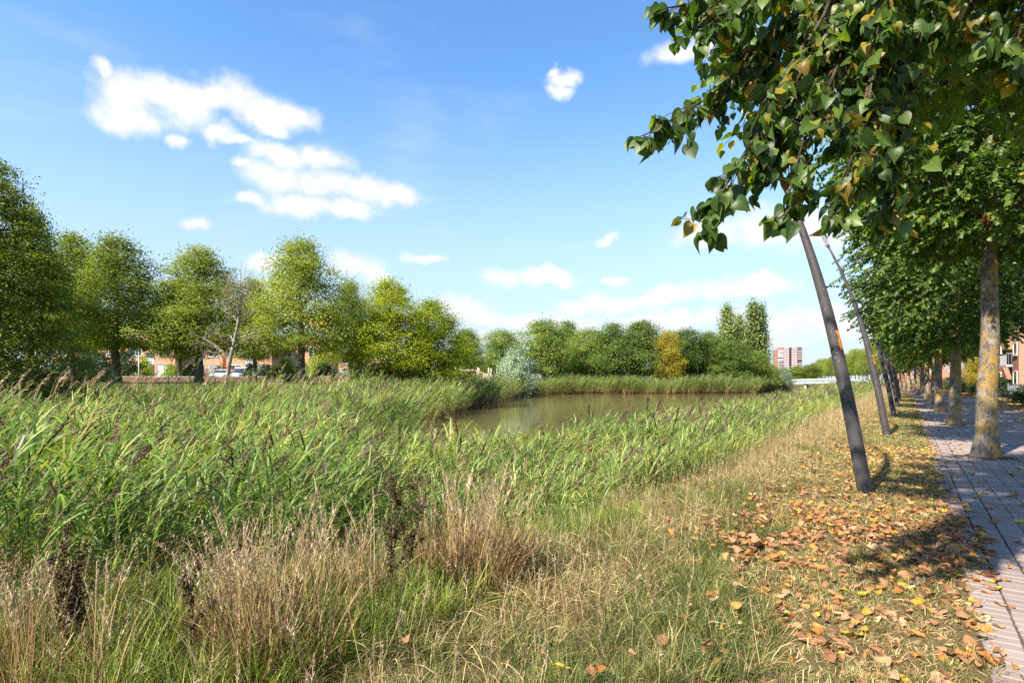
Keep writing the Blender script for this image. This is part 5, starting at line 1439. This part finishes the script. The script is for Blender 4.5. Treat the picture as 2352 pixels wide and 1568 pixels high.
# timber playground
def playground():
    p_ = at(1090, HY, 78); o = thing('playground_frame', 'pale timber playground frame with posts and beam near the silver willow', 'playground', (p_[0], p_[1], tz1(p_[0], p_[1])), HEAD)
    def post(x, y, h, r_=.09, lx=0): 
        g = G(); g.tube([(x, y, -.2), (x + lx * .5, y, h * .5), (x + lx, y, h)], [r_ * 1.1, r_, r_ * .85], 8); part('post', g, ['timber'], o, True)
    S = 78 / FPX
    for (px, top, y, lx) in [(1047, 842, 0, 0), (1052, 848, .5, .1), (1098, 843, 0, 0), (1101, 846, .4, -.05), (1096, 850, -.4, .0), (1122, 844, .6, .0), (1124, 846, .8, .22), (1089, 858, -.5, 0), (1080, 860, -.8, 0)]:
        h = EYE + (HY - top) * S - tz1(p_[0], p_[1]); post((px - 1090) * S, y, max(h, .6), .11, lx)
    zb = EYE + (HY - 850) * S - tz1(p_[0], p_[1])
    g = G(); g.tube([((1050 - 1090) * S, .0, zb), ((1098 - 1090) * S, 0, zb - .05)], [.09, .09], 8); part('beam', g, ['timber'], o, True)
    g = G(); g.tube([((1099 - 1090) * S, .0, zb - .3), ((1124 - 1090) * S, .6, zb - .6)], [.08, .08], 8); part('beam', g, ['timber'], o, True)
    for i in range(9):
        x = (1108 - 1090 + i * 2.6) * S; g = G(); g.box((x, -.3, -.2), (x + .13, -.24, EYE + (HY - 858) * S - tz1(p_[0], p_[1]) + .12 * math.sin(i * 2.2))); part('plank', g, ['timber'], o)
playground()
# bridge over the canal
def bridge():
    o = thing('bridge', 'low white canal bridge with pale glassy parapet in the distance', 'bridge', (-8.6, 176, 0))
    xs = np.linspace(0, -22, 12); arch = .12 + .55 * (1 - ((xs + 11) / 11) ** 2)
    def sweep(y0, y1, za, zb):
        g = G(); v = []
        for x, a in zip(xs, arch): v += [(x, y0, a + za), (x, y1, a + za), (x, y1, a + zb), (x, y0, a + zb)]
        q = []
        for i in range(11):
            b = 4 * i
            for j in range(4): q.append((b + j, b + (j + 1) % 4, b + 4 + (j + 1) % 4, b + 4 + j))
        q += [(3, 2, 1, 0), (44, 45, 46, 47)]
        g.add(v, q); return g
    part('deck', sweep(0, 5, -.45, -.1), ['concrete'], o)
    part('edge_beam', sweep(-.14, -.003, -.30, .03), ['concrete'], o); part('edge_beam', sweep(5.003, 5.14, -.30, .03), ['concrete'], o)
    for side in (-.08, 5.08):
        for i in range(11):
            g = G(); x0, x1 = xs[i] - .06, xs[i + 1] + .06
            a0 = np.interp(-x0, -xs, arch); a1 = np.interp(-x1, -xs, arch)
            g.add([(x0, side, a0 + .06), (x1, side, a1 + .06), (x1, side, a1 + .92), (x0, side, a0 + .92), (x0, side + .02, a0 + .06), (x1, side + .02, a1 + .06), (x1, side + .02, a1 + .92), (x0, side + .02, a0 + .92)],
                  [(0, 1, 2, 3), (7, 6, 5, 4), (3, 2, 6, 7), (0, 3, 7, 4), (1, 5, 6, 2), (0, 4, 5, 1)])
            part('parapet_panel', g, ['bridge_panel'], o)
        part('handrail', sweep(side - .03, side + .05, .93, 1.0), ['white_paint'], o)
    for x in (-7, -15):
        g = G(); g.box((x - .3, .4, -2), (x + .3, 4.6, .42)); part('pier', g, ['concrete'], o)
bridge()
# apartment tower far away
def tower():
    D = 650; p_ = at(1815.5, HY, D); o = thing('apartment_tower', 'distant red brick apartment tower with dark central strip', 'tower block', (p_[0], p_[1], 0), HEAD)
    W, H = 27.5, EYE + (HY - 797) / FPX * D
    fl = 13; fh = H / fl
    g = G(); g.box((-13.7, 1.2, -2), (-7.9, 14, H - 2.4)); part('side_wing', g, ['brick_tower'], o)
    g = G(); g.box((7.9, 1.2, -2), (13.7, 14, H - .6)); part('side_wing', g, ['brick_tower'], o)
    g = G(); g.box((-7.9, 0, -2), (-1.3, 15, H)); part('wall', g, ['brick_tower'], o)
    g = G(); g.box((1.3, 0, -2), (7.9, 15, H)); part('wall', g, ['brick_tower'], o)
    g = G(); g.box((-1.297, .8, -2), (1.297, 14, H - .5)); part('central_strip', g, ['dark_panel'], o)
    g = G(); g.box((-1.2, 5, H - .49), (1.2, 9, H + 1.4)); part('lift_house', g, ['grey_panel'], o)
    g = G(); g.tube([(0.4, 7, H + 1.3), (.4, 7, H + 4.5)], [.12, .05], 6); part('antenna', g, ['metal_grey'], o)
    wg_ = G(); wg_.box((0, -.08, 0), (1.0, -.004, 1.75)); wm = wg_.mesh('window', ['window_pale'])
    bgm = G(); bgm.box((0, 0, 0), (5.2, 1.19, 1.05)); bm_w = bgm.mesh('balcony', ['white_paint']); bm_r = bgm.mesh('balcony', ['brick_tower'])
    gl = G(); gl.box((0, 1.0, 0), (5.2, 1.195, 1.6)); gm = gl.mesh('glazing', ['window_pale']); gd = gl.mesh('glazing', ['dark_panel'])
    for f in range(1, fl):
        z = f * fh + .7
        for xs in (-7.5, -5.9, -4.4, -2.9, 1.8, 3.3, 4.9, 6.4): obj('window', wm, o, (xs, 0, z))
        for s_ in (-13.4, 8.2):
            if s_ < 0 and f == fl - 1: continue
            white = (s_ < 0 and f > 7) or f < 2
            obj('balcony', bm_w if white else bm_r, o, (s_, 0, f * fh - .05)); obj('glazing', gm if (f + int(s_)) % 5 else gd, o, (s_, 0, f * fh + 1.02))
    g = G(); g.box((-6, -6, -2), (20, .5, 12.5)); o2 = thing('office_block', 'low white building at the foot of the distant tower', 'building', (p_[0], p_[1] - 6, 0), HEAD)
    part('wall', g, ['concrete'], o2); g = G(); g.box((-6.2, -6.2, 12.503), (20.2, .6, 13.0)); part('roof', g, ['grey_panel'], o2)
    for i in range(8): window(o2, 'window', -5 + i * 3, -3 + i * 3, 9.2, 11.2, -6.0, 'dark_frame', mull=0)
tower()
# brick apartments right of the path, seen along their front
def block(y0, L, label, k):
    xoff = float(xc(y0 + L / 2)); o = thing('apartment_block', label, 'building', (9.4 + xoff, y0, 0), R(90) + 2 * .0005 * max(0, y0 + L / 2 - 45), 'brick apartments right of the path')
    # local x runs along +Y of the world, local -y looks to +X; so the front is at local +y
    H = 9.2
    g = G(); g.box((0, -9, -.3), (L, 0, H)); part('wall', g, ['brick_red' if k % 2 else 'brick_brown'], o)
    g = G(); g.box((-.1, -9.1, H + .003), (L + .1, .25, H + .3)); part('cornice', g, ['white_paint'], o)
    def win(x0, x1, z0, z1, yf=.0):
        fr = G(); t = .08; fr.box((x0, yf + .002, z0), (x0 + t, yf + .05, z1)); fr.box((x1 - t, yf + .002, z0), (x1, yf + .05, z1)); fr.box((x0 + t, yf + .002, z0), (x1 - t, yf + .05, z0 + t)); fr.box((x0 + t, yf + .002, z1 - t), (x1 - t, yf + .05, z1))
        w_ = part('window', fr, ['white_paint'], o); pn = G(); pn.box((x0 + t, yf + .006, z0 + t), (x1 - t, yf + .02, z1 - t)); part('pane', pn, ['window_glass'], w_)
        s_ = G(); s_.box((x0 - .05, yf + .001, z0 - .08), (x1 + .05, yf + .12, z0 - .004)); part('sill', s_, ['concrete'], w_)
    for bx_ in np.arange(1.0, L - 4, 8.0):
        b = G(); b.box((bx_, .003, 0), (bx_ + 2.8, 1.1, 8.0)); part('bay', b, ['brick_red'], o)
        c = G(); c.box((bx_ - .12, .004, 8.003), (bx_ + 2.92, 1.25, 8.3)); part('bay_roof', c, ['white_paint'], o)
        for f in range(3):
            win(bx_ + .5, bx_ + 2.3, .8 + f * 2.9, 2.3 + f * 2.5, 1.1)
            win(bx_ + 3.4, bx_ + 4.5, .2 + f * 2.9, 2.3 + f * 2.9); win(bx_ + 5.0, bx_ + 6.2, .2 + f * 2.9, 2.3 + f * 2.9)
            if f:
                s_ = G(); s_.box((bx_ + 3.2, .004, f * 2.9 - .18), (bx_ + 6.6, 1.5, f * 2.9)); bl = part('balcony', s_, ['concrete'], o)
                r_ = G()
                for i in range(18): r_.box((bx_ + 3.22 + i * .197, 1.44, f * 2.9 + .003), (bx_ + 3.24 + i * .197, 1.47, f * 2.9 + 1.0))
                for i in range(7): r_.box((bx_ + 3.22, .1 + i * .2, f * 2.9 + .003), (bx_ + 3.25, .12 + i * .2, f * 2.9 + 1.0)); 
                r_.box((bx_ + 3.2, 1.42, f * 2.9 + 1.003), (bx_ + 6.6, 1.49, f * 2.9 + 1.06)); r_.box((bx_ + 3.2, .02, f * 2.9 + 1.003), (bx_ + 3.26, 1.417, f * 2.9 + 1.06)); part('railing', r_, ['metal_grey'], bl)
        d_ = G(); d_.tube([(bx_ + 3.0, .08, .0), (bx_ + 3.0, .08, 8.9)], [.06, .06], 8); part('downpipe', d_, ['white_paint'], o)
BL = ['nearest brick apartment block with bay and balconies at the right edge', 'second brick apartment block along the path', 'third brick apartment block glimpsed between the linden trunks', 'fourth brick apartment block far along the path', 'farthest brick apartment block where the path bends']
for k in range(5): block(64 + 27 * k, 26, BL[k], k)
# railing in front of the apartments
def fence(y0, L, label):
    o = thing('metal_fence', label, 'fence', (7.3 + float(xc(y0)), y0, 0), -2 * .0005 * max(0, y0 + L / 2 - 45) * -1, 'grey metal fences before the apartments')
    bar = G(); bar.box((-.012, -.012, .0), (.012, .012, 1.05)); bm_ = bar.mesh('bar', ['metal_grey'])
    post_ = G(); post_.box((-.035, -.035, -.2), (.035, .035, 1.2)); pm = post_.mesh('post', ['metal_grey'])
    for i in range(int(L / .3)): obj('bar', bm_, o, (0, i * .3 + .15, .06))
    for i in range(int(L / 3) + 1): obj('post', pm, o, (0, i * 3, 0))
    for zz_ in (.10, 1.1):
        g = G(); g.box((-.02, .04, zz_), (.02, L - .04, zz_ + .04)); part('rail', g, ['metal_grey'], o)
fence(56, 15, 'grey metal railing before the nearest apartment block'); fence(76, 18, 'grey metal railing beyond the gap, farther along the path')
# hedges and front garden shrubs at the right
for i, (x, y, h, w_, lb) in enumerate([(6.2, 44, 1.3, 1.3, 'leafy green shrub at the right edge of the path'), (6.4, 49.5, 1.2, 1.2, 'second green shrub at the right edge behind the first'), (6.6, 66, 1.7, 1.0, 'tall shrub before the railing right of the path'),
                                       (6.3, 74, 1.6, 1.1, 'clipped dark shrub between the linden trunks'), (6.0, 84, 1.6, 1.2, 'dark shrub beside the path seen between the second and third lindens'), (5.6, 95, 1.7, 1.2, 'far dark shrub right of the path'), (5.2, 108, 1.8, 1.2, 'farthest dark shrub right of the path')]):
    place_tree('shrub', 'shrub%d' % (i % 2), lb, 'shrub', x, y, h, w_ / 1.0 * 1.2, i * 1.3, group='garden shrubs right of the path', base=2.0)
# young yellowing tree behind the first trunk
place_tree('small_tree', 'far1', 'small tree with yellow autumn leaves behind the nearest linden trunk', 'tree', 5.7, 77, 5.6, .55, 1.0, leafm='leaf_gold')
# coot on the water
def coot(px, py, label):
    d = (EYE + 1.0) * FPX / (py - HY); p_ = at(px, py, d); o = thing('coot', label, 'bird', (p_[0], p_[1], -1.0), .6)
    g = G(); t = np.linspace(0, 1, 9); pts = np.column_stack([-.2 + .4 * t, np.zeros(9), .05 + .05 * np.sin(t * 3.0)])
    g.tube(pts, [.015, .06, .085, .095, .095, .085, .07, .05, .03], 10)
    nk = np.array([(.14, 0, .08), (.18, 0, .15), (.19, 0, .21), (.22, 0, .25), (.25, 0, .25)]); g.tube(nk, [.045, .032, .032, .04, .02], 8); part('body', g, ['duck_black'], o, True)
    b = G(); b.tube([(.25, 0, .25), (.30, 0, .235)], [.016, .004], 6); part('bill', b, ['bill_white'], o)
coot(1489, 919, 'small black water bird swimming on the pond')
